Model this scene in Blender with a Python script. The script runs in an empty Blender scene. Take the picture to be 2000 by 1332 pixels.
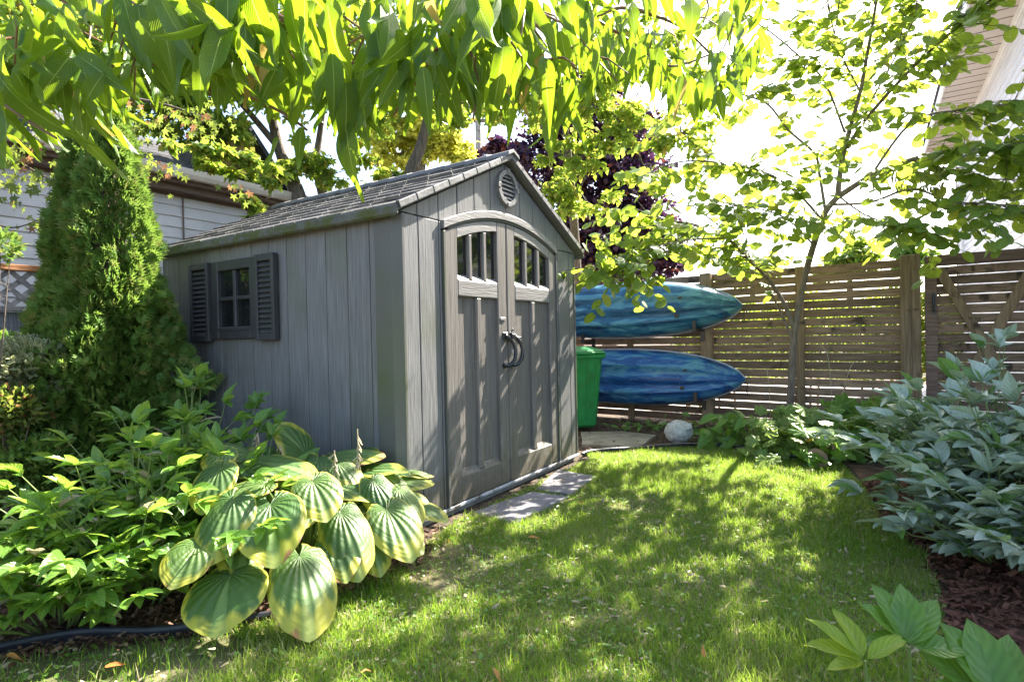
import bpy, bmesh, math, random
import numpy as np
from mathutils import Vector, Matrix, noise as mnoise
rnd = random.Random(7); NR = np.random.default_rng(11)
S = bpy.context.scene; COL = S.collection
R = math.radians
# ------------------------------------------------------------------ camera, sky, sun, exposure
F = 1108.0; ROLL = R(1.2); PITCH = math.atan(11/1108); EYE = 1.2
cam_d = bpy.data.cameras.new('camera'); cam = bpy.data.objects.new('camera', cam_d); COL.objects.link(cam)
cam_d.sensor_width = 36; cam_d.lens = 36*F/2000; cam_d.clip_start = .05; cam_d.clip_end = 600
cam.matrix_world = Matrix.Translation((0, 0, EYE)) @ Matrix.Rotation(R(90)-PITCH, 4, 'X') @ Matrix.Rotation(-ROLL, 4, 'Z')
S.camera = cam
SUN_AZ, SUN_EL = R(45), R(43)          # azimuth from +Y towards +X
w = bpy.data.worlds.new('World'); S.world = w; w.use_nodes = True
wn = w.node_tree.nodes; wl = w.node_tree.links
sky = wn.new('ShaderNodeTexSky'); sky.sky_type = 'NISHITA'; sky.sun_disc = False
sky.sun_elevation = SUN_EL; sky.sun_rotation = SUN_AZ; sky.dust_density = 2.5; sky.air_density = 1.0
bg = wn['Background']; wl.new(sky.outputs[0], bg.inputs[0]); bg.inputs[1].default_value = .092
sd = bpy.data.lights.new('sun', 'SUN'); sun = bpy.data.objects.new('sun', sd); COL.objects.link(sun)
sd.energy = 5.0; sd.angle = R(.55); sd.color = (1, .94, .84)
sun.rotation_euler = (R(90)-SUN_EL, 0, R(180)-SUN_AZ); sun.location = (20, 20, 20)
vs = S.view_settings; vs.view_transform = 'Standard'; vs.look = 'None'; vs.gamma = 1; vs.use_curve_mapping = False
vs.exposure = 2.5
S.cycles.max_bounces = 8; S.cycles.diffuse_bounces = 4; S.cycles.transmission_bounces = 6; S.cycles.transparent_max_bounces = 6

# ------------------------------------------------------------------ helpers
def ray(px, py):
    dx = px-1000; dy = 666-py; c, s = math.cos(ROLL), math.sin(ROLL)
    X = dx*c+dy*s; Z = -dx*s+dy*c; cp, sp = math.cos(PITCH), math.sin(PITCH)
    return Vector((X, F*cp+Z*sp, -F*sp+Z*cp))
def at(px, py, D):
    d = ray(px, py); t = D/d.y
    return Vector((d.x*t, D, EYE+d.z*t))
def proj(p):
    y = p[1]; z = p[2]-EYE; cp, sp = math.cos(PITCH), math.sin(PITCH)
    a = y*cp-z*sp
    if a < .05: return None
    Z = (y*sp+z*cp)/a*F; X = p[0]/a*F; c, s = math.cos(ROLL), math.sin(ROLL)
    return 1000+X*c-Z*s, 666-(X*s+Z*c), a
def tag(o, label=None, cat=None, group=None, kind=None):
    if label: o['label'] = label
    if cat: o['category'] = cat
    if group: o['group'] = group
    if kind: o['kind'] = kind
    return o
def thing(name, label, cat, loc=(0, 0, 0), rz=0, group=None):
    o = bpy.data.objects.new(name, None); COL.objects.link(o); o.empty_display_size = .1
    o.location = loc; o.rotation_euler = (0, 0, rz)
    return tag(o, label, cat, group)
def link(name, me, mat=None, parent=None, M=None):
    if mat is not None and not me.materials: me.materials.append(mat)
    o = bpy.data.objects.new(name, me); COL.objects.link(o)
    if parent: o.parent = parent
    if M is not None: o.matrix_local = M
    return o
class MB:
    def __init__(s): s.v = []; s.f = []
    def add(s, v, f, M=None):
        n = len(s.v); s.v += [tuple(M @ Vector(p)) for p in v] if M is not None else [tuple(p) for p in v]
        s.f += [tuple(i+n for i in q) for q in f]; return s
    def box(s, x0, x1, y0, y1, z0, z1, M=None):
        v = [(x0,y0,z0),(x1,y0,z0),(x1,y1,z0),(x0,y1,z0),(x0,y0,z1),(x1,y0,z1),(x1,y1,z1),(x0,y1,z1)]
        return s.add(v, [(3,2,1,0),(4,5,6,7),(0,1,5,4),(1,2,6,5),(2,3,7,6),(3,0,4,7)], M)
    def prism(s, poly, y0, y1, M=None):      # poly in (x,z), counter-clockwise seen from -y
        n = len(poly); v = [(x, y0, z) for x, z in poly]+[(x, y1, z) for x, z in poly]
        f = [tuple(range(n)), tuple(range(2*n-1, n-1, -1))]+[(i, i+n, (i+1) % n+n, (i+1) % n) for i in range(n)]
        return s.add(v, f, M)
    def tube(s, pts, rad, seg=8, M=None):
        pts = [Vector(p) for p in pts]; rad = rad if hasattr(rad, '__len__') else [rad]*len(pts)
        v = []; f = []; up = Vector((.31, .2, .93)); a = None
        for i, p in enumerate(pts):
            t = (pts[min(i+1, len(pts)-1)]-pts[max(i-1, 0)]).normalized()
            if a is None:
                a = t.cross(up); a = a if a.length > .1 else t.cross(Vector((1, 0, 0)))
            a = (a-t*a.dot(t)).normalized(); b = t.cross(a)
            for k in range(seg):
                an = 2*math.pi*k/seg; v.append(p+(a*math.cos(an)+b*math.sin(an))*rad[i])
        for i in range(len(pts)-1):
            for k in range(seg):
                k2 = (k+1) % seg; f.append((i*seg+k, i*seg+k2, (i+1)*seg+k2, (i+1)*seg+k))
        f.append(tuple(range(seg-1, -1, -1))); f.append(tuple((len(pts)-1)*seg+k for k in range(seg)))
        return s.add(v, f, M)
    def lathe(s, prof, seg=24, M=None):
        v = [(r*math.cos(2*math.pi*k/seg), r*math.sin(2*math.pi*k/seg), z) for r, z in prof for k in range(seg)]
        f = [(i*seg+k, i*seg+(k+1) % seg, (i+1)*seg+(k+1) % seg, (i+1)*seg+k) for i in range(len(prof)-1) for k in range(seg)]
        f += [tuple(range(seg-1, -1, -1)), tuple((len(prof)-1)*seg+k for k in range(seg))]
        return s.add(v, f, M)
    def mesh(s, name='m'):
        me = bpy.data.meshes.new(name); me.from_pydata(s.v, [], s.f); me.update(); return me
    def obj(s, name, mat, parent=None, bevel=0, smooth=False, M=None):
        me = s.mesh(name)
        if smooth:
            me.polygons.foreach_set('use_smooth', [True]*len(me.polygons))
            try: me.set_sharp_from_angle(angle=R(40))
            except Exception: pass
        o = link(name, me, mat, parent, M)
        if bevel:
            b = o.modifiers.new('bevel', 'BEVEL'); b.width = bevel; b.segments = 1; b.limit_method = 'ANGLE'
        return o
def npmesh(name, V, Fc, uv=None):            # V (n,3), Fc (m,k) constant face size, uv per vertex
    me = bpy.data.meshes.new(name); m, k = Fc.shape
    me.vertices.add(len(V)); me.vertices.foreach_set('co', np.ascontiguousarray(V, np.float32).ravel())
    me.loops.add(m*k); me.loops.foreach_set('vertex_index', np.ascontiguousarray(Fc, np.int32).ravel())
    me.polygons.add(m); me.polygons.foreach_set('loop_start', np.arange(0, m*k, k, dtype=np.int32))
    if uv is not None:
        l = me.uv_layers.new(name='UVMap'); l.data.foreach_set('uv', np.ascontiguousarray(uv[Fc.ravel()], np.float32).ravel())
    me.update(calc_edges=True); me.validate(); return me
def merge(tv, tf, A, T, uv=None, name='m'):  # template verts, faces; A (N,3,3) columns = axes; T (N,3)
    N = len(T); k = len(tv)
    V = np.einsum('nij,kj->nki', A, tv)+T[:, None, :]
    Fc = tf[None]+(np.arange(N)*k)[:, None, None]
    return npmesh(name, V.reshape(-1, 3), Fc.reshape(-1, tf.shape[1]), None if uv is None else np.tile(uv, (N, 1)))
def frames(d, n):                            # d,n (N,3) -> (N,3,3) columns x,y=d,z
    d = d/np.linalg.norm(d, axis=1, keepdims=True); x = np.cross(d, n); x /= np.linalg.norm(x, axis=1, keepdims=True)+1e-9
    return np.stack([x, d, np.cross(x, d)], axis=2)

# ------------------------------------------------------------------ materials
def nodes(name):
    m = bpy.data.materials.new(name); m.use_nodes = True; nt = m.node_tree
    return m, nt, nt.nodes, nt.links, nt.nodes['Principled BSDF']
def ramp(nd, cols, pos=None):
    r = nd.new('ShaderNodeValToRGB'); e = r.color_ramp.elements
    while len(e) < len(cols): e.new(.5)
    for i, c in enumerate(cols):
        e[i].position = pos[i] if pos else .3+.4*i/max(1, len(cols)-1); e[i].color = (*c, 1)
    return r
def mk(name, cols, scale=(1, 1, 1), ns=5, rough=.6, bump=.3, bscale=None, bns=None, spec=.4, pos=None, dist=.02,
       over=None, ons=2, opos=(.55, .7), ramp_detail=8, vary=0, metal=0, distort=0, dirt=False):
    m, nt, nd, lk, P = nodes(name)
    tc = nd.new('ShaderNodeTexCoord'); mp = nd.new('ShaderNodeMapping'); mp.inputs['Scale'].default_value = scale
    oi = nd.new('ShaderNodeObjectInfo'); ad = nd.new('ShaderNodeVectorMath'); ad.operation = 'ADD'
    sc = nd.new('ShaderNodeVectorMath'); sc.operation = 'SCALE'; sc.inputs['Scale'].default_value = 37
    lk.new(oi.outputs['Random'], sc.inputs[0]); lk.new(tc.outputs['Object'], mp.inputs[0])
    lk.new(mp.outputs[0], ad.inputs[0]); lk.new(sc.outputs[0], ad.inputs[1])
    n1 = nd.new('ShaderNodeTexNoise'); n1.inputs['Scale'].default_value = ns; n1.inputs['Detail'].default_value = ramp_detail; n1.inputs['Distortion'].default_value = distort
    lk.new(ad.outputs[0], n1.inputs['Vector']); r = ramp(nd, cols, pos); lk.new(n1.outputs['Fac'], r.inputs[0])
    c = r.outputs[0]
    if over:
        n3 = nd.new('ShaderNodeTexNoise'); n3.inputs['Scale'].default_value = ons; n3.inputs['Detail'].default_value = 7
        a3 = nd.new('ShaderNodeVectorMath'); a3.operation = 'ADD'; lk.new(tc.outputs['Object'], a3.inputs[0]); lk.new(sc.outputs[0], a3.inputs[1])
        lk.new(a3.outputs[0], n3.inputs['Vector']); r3 = ramp(nd, [(0, 0, 0), (1, 1, 1)], list(opos)); lk.new(n3.outputs['Fac'], r3.inputs[0])
        mx = nd.new('ShaderNodeMix'); mx.data_type = 'RGBA'; lk.new(r3.outputs[0], mx.inputs['Factor']); lk.new(c, mx.inputs[6]); mx.inputs[7].default_value = (*over, 1); c = mx.outputs[2]
    if dirt:
        sx = nd.new('ShaderNodeSeparateXYZ'); lk.new(tc.outputs['Object'], sx.inputs[0]); n6 = nd.new('ShaderNodeTexNoise'); n6.inputs['Scale'].default_value = 14; n6.inputs['Detail'].default_value = 6; lk.new(tc.outputs['Object'], n6.inputs['Vector'])
        m6 = nd.new('ShaderNodeMath'); m6.operation = 'MULTIPLY_ADD'; m6.inputs[1].default_value = -.75; lk.new(n6.outputs['Fac'], m6.inputs[0]); lk.new(sx.outputs[2], m6.inputs[2])
        r6 = nd.new('ShaderNodeMapRange'); lk.new(m6.outputs[0], r6.inputs[0]); r6.inputs[1].default_value = -.32; r6.inputs[2].default_value = .0; r6.inputs[3].default_value = .8; r6.inputs[4].default_value = 0
        x6 = nd.new('ShaderNodeMix'); x6.data_type = 'RGBA'; lk.new(r6.outputs[0], x6.inputs[0]); lk.new(c, x6.inputs[6]); x6.inputs[7].default_value = (.12, .10, .065, 1); c = x6.outputs[2]
    if vary:
        mr = nd.new('ShaderNodeMapRange'); mr.inputs[3].default_value = 1-vary; mr.inputs[4].default_value = 1+vary; lk.new(oi.outputs['Random'], mr.inputs[0])
        vm = nd.new('ShaderNodeVectorMath'); vm.operation = 'SCALE'; lk.new(c, vm.inputs[0]); lk.new(mr.outputs[0], vm.inputs['Scale']); c = vm.outputs[0]
    lk.new(c, P.inputs['Base Color'])
    n2 = nd.new('ShaderNodeTexNoise'); n2.inputs['Scale'].default_value = bns or ns*2; n2.inputs['Detail'].default_value = 6
    if bscale:
        mp2 = nd.new('ShaderNodeMapping'); mp2.inputs['Scale'].default_value = bscale; lk.new(tc.outputs['Object'], mp2.inputs[0]); lk.new(mp2.outputs[0], n2.inputs['Vector'])
    else: lk.new(ad.outputs[0], n2.inputs['Vector'])
    b = nd.new('ShaderNodeBump'); b.inputs['Strength'].default_value = bump; b.inputs['Distance'].default_value = dist
    lk.new(n2.outputs['Fac'], b.inputs['Height']); lk.new(b.outputs[0], P.inputs['Normal'])
    P.inputs['Roughness'].default_value = rough; P.inputs['Specular IOR Level'].default_value = spec; P.inputs['Metallic'].default_value = metal
    return m
def leafmat(name, a, b, trans, tmix=.45, rough=.4, vein=(.5, .55, .2), veins=12, margin=None, mpos=(.62, .78), brown=None, bumpv=.3, hosta=False, spec=.5, autumn=None, vmix=.5, patch=None, vcol=.07):
    m, nt, nd, lk, P = nodes(name)
    uv = nd.new('ShaderNodeUVMap'); sp = nd.new('ShaderNodeSeparateXYZ'); lk.new(uv.outputs[0], sp.inputs[0])
    def M(op, x, y=None, z=None):
        q = nd.new('ShaderNodeMath'); q.operation = op
        for i, val in enumerate((x, y, z)):
            if val is None: continue
            if isinstance(val, (int, float)): q.inputs[i].default_value = val
            else: lk.new(val, q.inputs[i])
        return q.outputs[0]
    def mix(f, c1, c2):
        q = nd.new('ShaderNodeMix'); q.data_type = 'RGBA'
        if isinstance(f, (int, float)): q.inputs[0].default_value = f
        else: lk.new(f, q.inputs[0])
        for i, c in ((6, c1), (7, c2)):
            if isinstance(c, tuple): q.inputs[i].default_value = (*c, 1)
            else: lk.new(c, q.inputs[i])
        return q.outputs[2]
    oi = nd.new('ShaderNodeObjectInfo'); ge = nd.new('ShaderNodeNewGeometry')
    rd = M('FRACT', M('ADD', oi.outputs['Random'], ge.outputs['Random Per Island']))
    rd2 = M('FRACT', M('MULTIPLY', rd, 7.31))
    tc = nd.new('ShaderNodeTexCoord')
    nz = nd.new('ShaderNodeTexNoise'); nz.inputs['Scale'].default_value = 3.5; nz.inputs['Detail'].default_value = 5; nz.noise_dimensions = '4D'
    lk.new(uv.outputs[0], nz.inputs['Vector']); lk.new(M('MULTIPLY', rd, 40), nz.inputs['W'])
    col = mix(rd, a, b)
    hs = nd.new('ShaderNodeHueSaturation'); hs.inputs['Fac'].default_value = 1
    lk.new(M('ADD', .75, M('MULTIPLY', nz.outputs['Fac'], .5)), hs.inputs['Value']); lk.new(col, hs.inputs['Color']); col = hs.outputs[0]
    if patch:
        np_ = nd.new('ShaderNodeTexNoise'); np_.inputs['Scale'].default_value = 1.7; np_.inputs['Detail'].default_value = 6; lk.new(tc.outputs['Object'], np_.inputs['Vector'])
        mrp = nd.new('ShaderNodeMapRange'); lk.new(M('ADD', np_.outputs['Fac'], M('MULTIPLY', M('SUBTRACT', rd2, .5), .14)), mrp.inputs[0]); mrp.inputs[1].default_value = .52; mrp.inputs[2].default_value = .66
        col = mix(M('MULTIPLY', mrp.outputs[0], .75), col, patch)
    if autumn: col = mix(M('GREATER_THAN', rd2, autumn[1]), col, autumn[0])
    au = M('ABSOLUTE', M('SUBTRACT', sp.outputs[0], .5))
    tcol = mix(rd, trans, tuple(min(1, q*.8) for q in trans))
    if autumn: tcol = mix(M('GREATER_THAN', rd2, autumn[1]), tcol, tuple(min(1, q*1.3) for q in autumn[0]))
    if margin:
        e = sp.outputs[1] if hosta else M('MAXIMUM', M('MULTIPLY', au, 2), M('ABSOLUTE', M('SUBTRACT', M('MULTIPLY', sp.outputs[1], 2), 1)))
        nf = nz.outputs['Fac']
        if hosta:
            c1 = nd.new('ShaderNodeCombineXYZ'); lk.new(M('MULTIPLY', sp.outputs[0], 9), c1.inputs[0]); lk.new(M('MULTIPLY', sp.outputs[1], .8), c1.inputs[1]); lk.new(M('MULTIPLY', rd, 30), c1.inputs[2])
            n5 = nd.new('ShaderNodeTexNoise'); n5.inputs['Scale'].default_value = 1.6; n5.inputs['Detail'].default_value = 5; lk.new(c1.outputs[0], n5.inputs['Vector']); nf = n5.outputs['Fac']
        e = M('ADD', e, M('MULTIPLY', M('SUBTRACT', nf, .5), .8 if hosta else .55))
        mr = nd.new('ShaderNodeMapRange'); lk.new(e, mr.inputs[0]); mr.inputs[1].default_value = mpos[0]; mr.inputs[2].default_value = mpos[1]
        col = mix(mr.outputs[0], col, margin); tcol = mix(mr.outputs[0], tcol, tuple(min(1, q*1.2) for q in margin))
        if brown:
            e = M('ADD', e, M('MULTIPLY', M('SUBTRACT', rd, .5), .12))
            mr2 = nd.new('ShaderNodeMapRange'); lk.new(M('ADD', e, M('MULTIPLY', M('SUBTRACT', rd2, .5), .3)), mr2.inputs[0]); mr2.inputs[1].default_value = 1.10; mr2.inputs[2].default_value = 1.16
            col = mix(mr2.outputs[0], col, brown); tcol = mix(mr2.outputs[0], tcol, brown)
    vw = M('LESS_THAN', au, .022)
    col = mix(M('MULTIPLY', vw, vmix), col, vein); tcol = mix(M('MULTIPLY', vw, min(1, vmix*1.1)), tcol, vein)
    if hosta: ph = M('MULTIPLY', M('SINE', M('MULTIPLY', sp.outputs[0], 2*math.pi*veins)), .8)
    else: ph = M('SINE', M('MULTIPLY', M('SUBTRACT', sp.outputs[1], M('MULTIPLY', au, .7)), 2*math.pi*veins))
    hv = nd.new('ShaderNodeHueSaturation'); lk.new(M('ADD', 1, M('MULTIPLY', ph, vcol)), hv.inputs['Value']); lk.new(col, hv.inputs['Color']); col = hv.outputs[0]
    ht = nd.new('ShaderNodeHueSaturation'); lk.new(M('ADD', 1, M('MULTIPLY', ph, vcol*1.6)), ht.inputs['Value']); lk.new(tcol, ht.inputs['Color']); tcol = ht.outputs[0]
    bh = M('ADD', ph, M('MULTIPLY', nz.outputs['Fac'], 3))
    if hosta:
        v2 = nd.new('ShaderNodeTexVoronoi'); v2.inputs['Scale'].default_value = 14; v2.distance = 'EUCLIDEAN'; lk.new(uv.outputs[0], v2.inputs['Vector']); bh = M('ADD', bh, M('MULTIPLY', v2.outputs[0], 1.0))
    bp = nd.new('ShaderNodeBump'); bp.inputs['Strength'].default_value = bumpv; bp.inputs['Distance'].default_value = .004 if hosta else .002
    lk.new(bh, bp.inputs['Height']); lk.new(bp.outputs[0], P.inputs['Normal'])
    lk.new(col, P.inputs['Base Color']); P.inputs['Roughness'].default_value = rough; P.inputs['Specular IOR Level'].default_value = spec
    tr = nd.new('ShaderNodeBsdfTranslucent'); lk.new(tcol, tr.inputs[0]); lk.new(bp.outputs[0], tr.inputs['Normal'])
    ms = nd.new('ShaderNodeMixShader'); ms.inputs[0].default_value = tmix
    lk.new(P.outputs[0], ms.inputs[1]); lk.new(tr.outputs[0], ms.inputs[2]); lk.new(ms.outputs[0], nd['Material Output'].inputs[0])
    return m

MT = {}
GR = (1, 1, .03)
MT['plank'] = mk('shed_plank', [(.14, .136, .132), (.19, .186, .181), (.24, .235, .23)], (14, 14, .55), 6, .5, .55, vary=.06, dist=.006, over=(.13, .14, .09), ons=1.3, opos=(.58, .8), dirt=True)
MT['trim'] = mk('shed_trim', [(.11, .107, .095), (.145, .14, .125)], (1, 1, .4), 3, .42, .1, vary=.03, over=(.10, .12, .05), ons=1.6, opos=(.5, .75))
MT['door'] = mk('shed_door', [(.135, .12, .106), (.185, .167, .15), (.225, .204, .186)], (12, 12, .5), 5, .45, .6, dist=.006, dirt=True)
MT['rail'] = mk('door_rail', [(.19, .175, .165), (.25, .235, .225), (.29, .275, .265)], (.6, 8, 12), 5, .5, .6, dist=.006)
MT['shutter'] = mk('shutter_plastic', [(.045, .045, .047), (.062, .062, .064)], (1, 1, 1), 6, .42, .15)
MT['shingle'] = mk('roof_shingle', [(.12, .113, .108), (.165, .157, .15), (.21, .20, .195)], (1, 3, 1), 8, .75, .5, vary=.10, over=(.10, .11, .06), ons=2.2, opos=(.55, .75))
MT['fascia'] = mk('mossy_fascia', [(.10, .10, .085), (.15, .15, .12)], (1, 1, 1), 14, .8, .7, over=(.09, .10, .03), ons=9, opos=(.42, .6))
MT['rake'] = mk('rake_cap', [(.15, .145, .138), (.20, .193, .186)], (1, 1, 1), 6, .6, .25, vary=.06)
MT['base'] = mk('base_rail', [(.38, .38, .4), (.55, .55, .57)], (1, 1, 1), 10, .4, .2, over=(.12, .11, .1), ons=12, opos=(.5, .62))
MT['concrete'] = mk('concrete', [(.22, .21, .19), (.33, .31, .28)], (1, 1, 1), 9, .9, .6, over=(.12, .12, .08), ons=4)
MT['glass'] = mk('dark_pane', [(.008, .009, .01), (.02, .022, .024)], (1, 1, 1), 2, .06, .02, spec=.9)
MT['black'] = mk('black_plastic', [(.012, .012, .014), (.025, .025, .028)], (1, 1, 1), 8, .3, .1, spec=.6)
MT['steel'] = mk('chain_steel', [(.4, .4, .4), (.6, .6, .6)], (1, 1, 1), 8, .35, .1, metal=1)
MT['fence'] = mk('cedar_board', [(.15, .095, .064), (.25, .162, .11), (.33, .225, .156)], (1.2, 16, 16), 3.5, .75, .6, vary=.3, dist=.008, over=(.06, .04, .028), ons=5, opos=(.6, .7))
MT['post'] = mk('cedar_post', [(.18, .12, .072), (.27, .185, .112), (.35, .25, .16)], (14, 14, .9), 3.5, .75, .8, vary=.15, dist=.01, over=(.07, .045, .03), ons=6, opos=(.63, .72))
MT['gatew'] = mk('gate_board', [(.12, .072, .056), (.19, .12, .092), (.25, .165, .125)], (1.2, 16, 16), 3.5, .7, .5, vary=.2, dist=.006)
MT['bin'] = mk('green_bin', [(.015, .19, .045), (.03, .28, .08)], (1, 1, 1), 5, .38, .12, over=(.03, .16, .05), ons=6)
MT['stonew'] = mk('pale_cast_stone', [(.36, .36, .35), (.50, .50, .49), (.6, .6, .59)], (1, 1, 1), 26, .9, .8, over=(.22, .22, .2), ons=9, opos=(.58, .68))
MT['slate'] = mk('slate_slab', [(.14, .135, .145), (.20, .19, .20), (.25, .235, .245)], (1, 1, 1), 5, .8, .5, dist=.008)
MT['flag'] = mk('flagstone', [(.17, .15, .11), (.26, .23, .17), (.34, .30, .23)], (1, 1, 1), 6, .85, .6, over=(.12, .1, .07), ons=7)
MT['rock'] = mk('grey_rock', [(.12, .12, .115), (.2, .195, .19)], (1, 1, 1), 7, .85, .9)
MT['soil'] = mk('garden_soil', [(.035, .025, .016), (.08, .055, .035), (.13, .09, .06)], (1, 1, 1), 22, .95, 1, dist=.03)
MT['turf'] = mk('lawn_turf', [(.07, .08, .022), (.12, .115, .05), (.20, .16, .09)], (1, 1, 1), 3.5, .95, 1, dist=.02)
MT['mulch'] = mk('bark_mulch', [(.05, .025, .014), (.11, .055, .03), (.18, .10, .06)], (1, 1, 1), 9, .9, .5)
MT['chip'] = mk('bark_chips', [(.06, .032, .02), (.16, .085, .05), (.30, .20, .13)], (1, 1, 1), 14, .85, .5)
MT['redchip'] = mk('red_mulch', [(.07, .026, .015), (.12, .045, .027), (.19, .085, .05)], (1, 1, 1), 14, .85, .5)
MT['siding'] = mk('vinyl_siding', [(.50, .48, .46), (.57, .55, .53)], (.3, 1, 1), 3, .5, .12, over=(.42, .40, .37), ons=1.2)
MT['siding2'] = mk('white_siding', [(.62, .62, .66), (.70, .70, .74)], (.3, 1, 1), 3, .5, .1)
MT['soffit'] = mk('beige_soffit', [(.46, .41, .38), (.52, .47, .43)], (1, 1, 1), 3, .5, .1)
MT['white'] = mk('white_paint', [(.72, .72, .72), (.8, .8, .8)], (1, 1, 1), 3, .5, .1)
MT['gutter'] = mk('cream_gutter', [(.48, .42, .34), (.58, .52, .43)], (1, 1, 1), 4, .5, .1)
MT['darktrim'] = mk('dark_trim', [(.10, .07, .05), (.16, .11, .08)], (1, 1, 1), 5, .7, .3)
MT['asphalt'] = mk('asphalt_shingle', [(.035, .035, .04), (.08, .08, .085)], (1, 1, 1), 12, .9, .5, vary=.3)
MT['tan'] = mk('tan_gable', [(.36, .22, .10), (.44, .29, .15)], (1, 1, 4), 5, .7, .3)
MT['oldwood'] = mk('grey_old_board', [(.12, .13, .16), (.19, .20, .23), (.25, .26, .28)], (12, 12, .7), 4, .8, .6, vary=.25)
MT['lattice'] = mk('lattice_wood', [(.17, .165, .17), (.27, .26, .26)], (5, 5, 5), 4, .8, .5, vary=.25)
MT['orangew'] = mk('orange_rail', [(.26, .10, .035), (.36, .16, .06)], (1, 9, 9), 4, .7, .4)
MT['bark'] = mk('tree_bark', [(.07, .055, .042), (.13, .105, .08), (.2, .165, .125)], (6, 6, 1.2), 6, .9, .9, dist=.02)
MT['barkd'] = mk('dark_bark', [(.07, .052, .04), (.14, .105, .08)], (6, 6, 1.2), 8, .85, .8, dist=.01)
MT['barkl'] = mk('smooth_brown_bark', [(.14, .105, .08), (.22, .17, .13), (.29, .235, .185)], (6, 6, 1.2), 8, .8, .7, dist=.01)
MT['twig'] = mk('red_twig', [(.16, .07, .035), (.24, .13, .06)], (1, 1, 1), 8, .6, .3)
MT['stem'] = mk('green_stem', [(.12, .18, .04), (.18, .24, .07)], (1, 1, 1), 8, .5, .2)
MT['edging'] = mk('edging_plastic', [(.012, .014, .022), (.03, .033, .045)], (1, 1, 1), 9, .45, .2, over=(.06, .045, .03), ons=8, opos=(.6, .7))
MT['straw'] = mk('dry_stalk', [(.36, .29, .18), (.48, .4, .26)], (1, 1, 1), 8, .8, .2)
MT['paving'] = mk('pale_concrete', [(.42, .39, .36), (.52, .49, .46)], (1, 1, 1), 3, .9, .4)
MT['cord'] = mk('white_cord', [(.5, .52, .6), (.6, .62, .7)], (1, 1, 1), 8, .6, .1)
def kayakmat(name, cols):
    m, nt, nd, lk, P = nodes(name)
    tc = nd.new('ShaderNodeTexCoord'); mp = nd.new('ShaderNodeMapping'); mp.inputs['Scale'].default_value = (.75, 2.2, 4.5); mp.inputs['Rotation'].default_value = (0, R(14), 0)
    lk.new(tc.outputs['Object'], mp.inputs[0])
    n = nd.new('ShaderNodeTexNoise'); n.inputs['Scale'].default_value = 1.9; n.inputs['Detail'].default_value = 9; n.inputs['Roughness'].default_value = .62; n.inputs['Distortion'].default_value = .9
    lk.new(mp.outputs[0], n.inputs['Vector']); r = ramp(nd, cols, [.28, .40, .5, .58, .72]); lk.new(n.outputs['Fac'], r.inputs[0])
    n2 = nd.new('ShaderNodeTexNoise'); n2.inputs['Scale'].default_value = 5; n2.inputs['Detail'].default_value = 8; n2.inputs['Distortion'].default_value = 1.5
    mp2 = nd.new('ShaderNodeMapping'); mp2.inputs['Scale'].default_value = (.8, 3, 3.2); mp2.inputs['Rotation'].default_value = (0, R(35), 0); lk.new(tc.outputs['Object'], mp2.inputs[0]); lk.new(mp2.outputs[0], n2.inputs['Vector'])
    r2 = ramp(nd, [(0, 0, 0), (1, 1, 1), (0, 0, 0)], [.56, .585, .61]); lk.new(n2.outputs['Fac'], r2.inputs[0])
    f = nd.new('ShaderNodeMath'); f.operation = 'MULTIPLY'; f.inputs[1].default_value = .3; lk.new(r2.outputs[0], f.inputs[0])
    mx = nd.new('ShaderNodeMix'); mx.data_type = 'RGBA'; lk.new(f.outputs[0], mx.inputs[0]); lk.new(r.outputs[0], mx.inputs[6]); mx.inputs[7].default_value = (.3, .5, .55, 1)
    lk.new(mx.outputs[2], P.inputs['Base Color']); P.inputs['Roughness'].default_value = .32; P.inputs['Specular IOR Level'].default_value = .5
    b = nd.new('ShaderNodeBump'); b.inputs['Strength'].default_value = .25; b.inputs['Distance'].default_value = .01; lk.new(n2.outputs['Fac'], b.inputs['Height']); lk.new(b.outputs[0], P.inputs['Normal'])
    return m
MT['kayak1'] = kayakmat('kayak_teal', [(.005, .03, .08), (.012, .07, .16), (.03, .15, .27), (.12, .34, .42), (.018, .10, .22)])
MT['kayak2'] = kayakmat('kayak_blue', [(.006, .028, .09), (.01, .055, .20), (.022, .12, .35), (.10, .29, .42), (.014, .08, .25)])
MT['peach'] = leafmat('peach_leaf', (.05, .125, .014), (.085, .19, .02), (.34, .50, .02), .45, .33, (.42, .55, .12), 20, autumn=((.45, .32, .08), .982), spec=.5, bumpv=.3, vmix=.85)
MT['redbud'] = leafmat('redbud_leaf', (.07, .15, .025), (.13, .23, .035), (.48, .62, .06), .48, .45, (.4, .45, .15), 4, autumn=((.34, .36, .04), .93), spec=.35, vmix=.3)
MT['maplegold'] = leafmat('maple_leaf', (.06, .12, .025), (.11, .15, .035), (.36, .46, .07), .4, .5, (.4, .3, .1), 4, autumn=((.26, .13, .06), .86), spec=.3, vmix=.2)
MT['compound'] = leafmat('compound_leaf', (.07, .15, .025), (.13, .21, .035), (.50, .66, .07), .5, .5, (.3, .4, .1), 4, autumn=((.40, .36, .06), .86), spec=.3, vmix=.2)
MT['gold'] = leafmat('gold_leaf', (.22, .26, .04), (.30, .30, .05), (.85, .85, .12), .5, .5, (.4, .4, .1), 4, spec=.3, vmix=.2)
MT['purple'] = leafmat('purple_leaf', (.03, .018, .045), (.055, .026, .055), (.10, .03, .10), .3, .45, (.1, .05, .05), 4, autumn=((.14, .04, .025), .85), spec=.4, vmix=.2)
MT['peony'] = leafmat('peony_leaf', (.085, .19, .028), (.15, .28, .045), (.44, .68, .08), .38, .3, (.32, .42, .15), 6, autumn=((.42, .36, .22), .965), spec=.5, vmix=.6)
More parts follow.
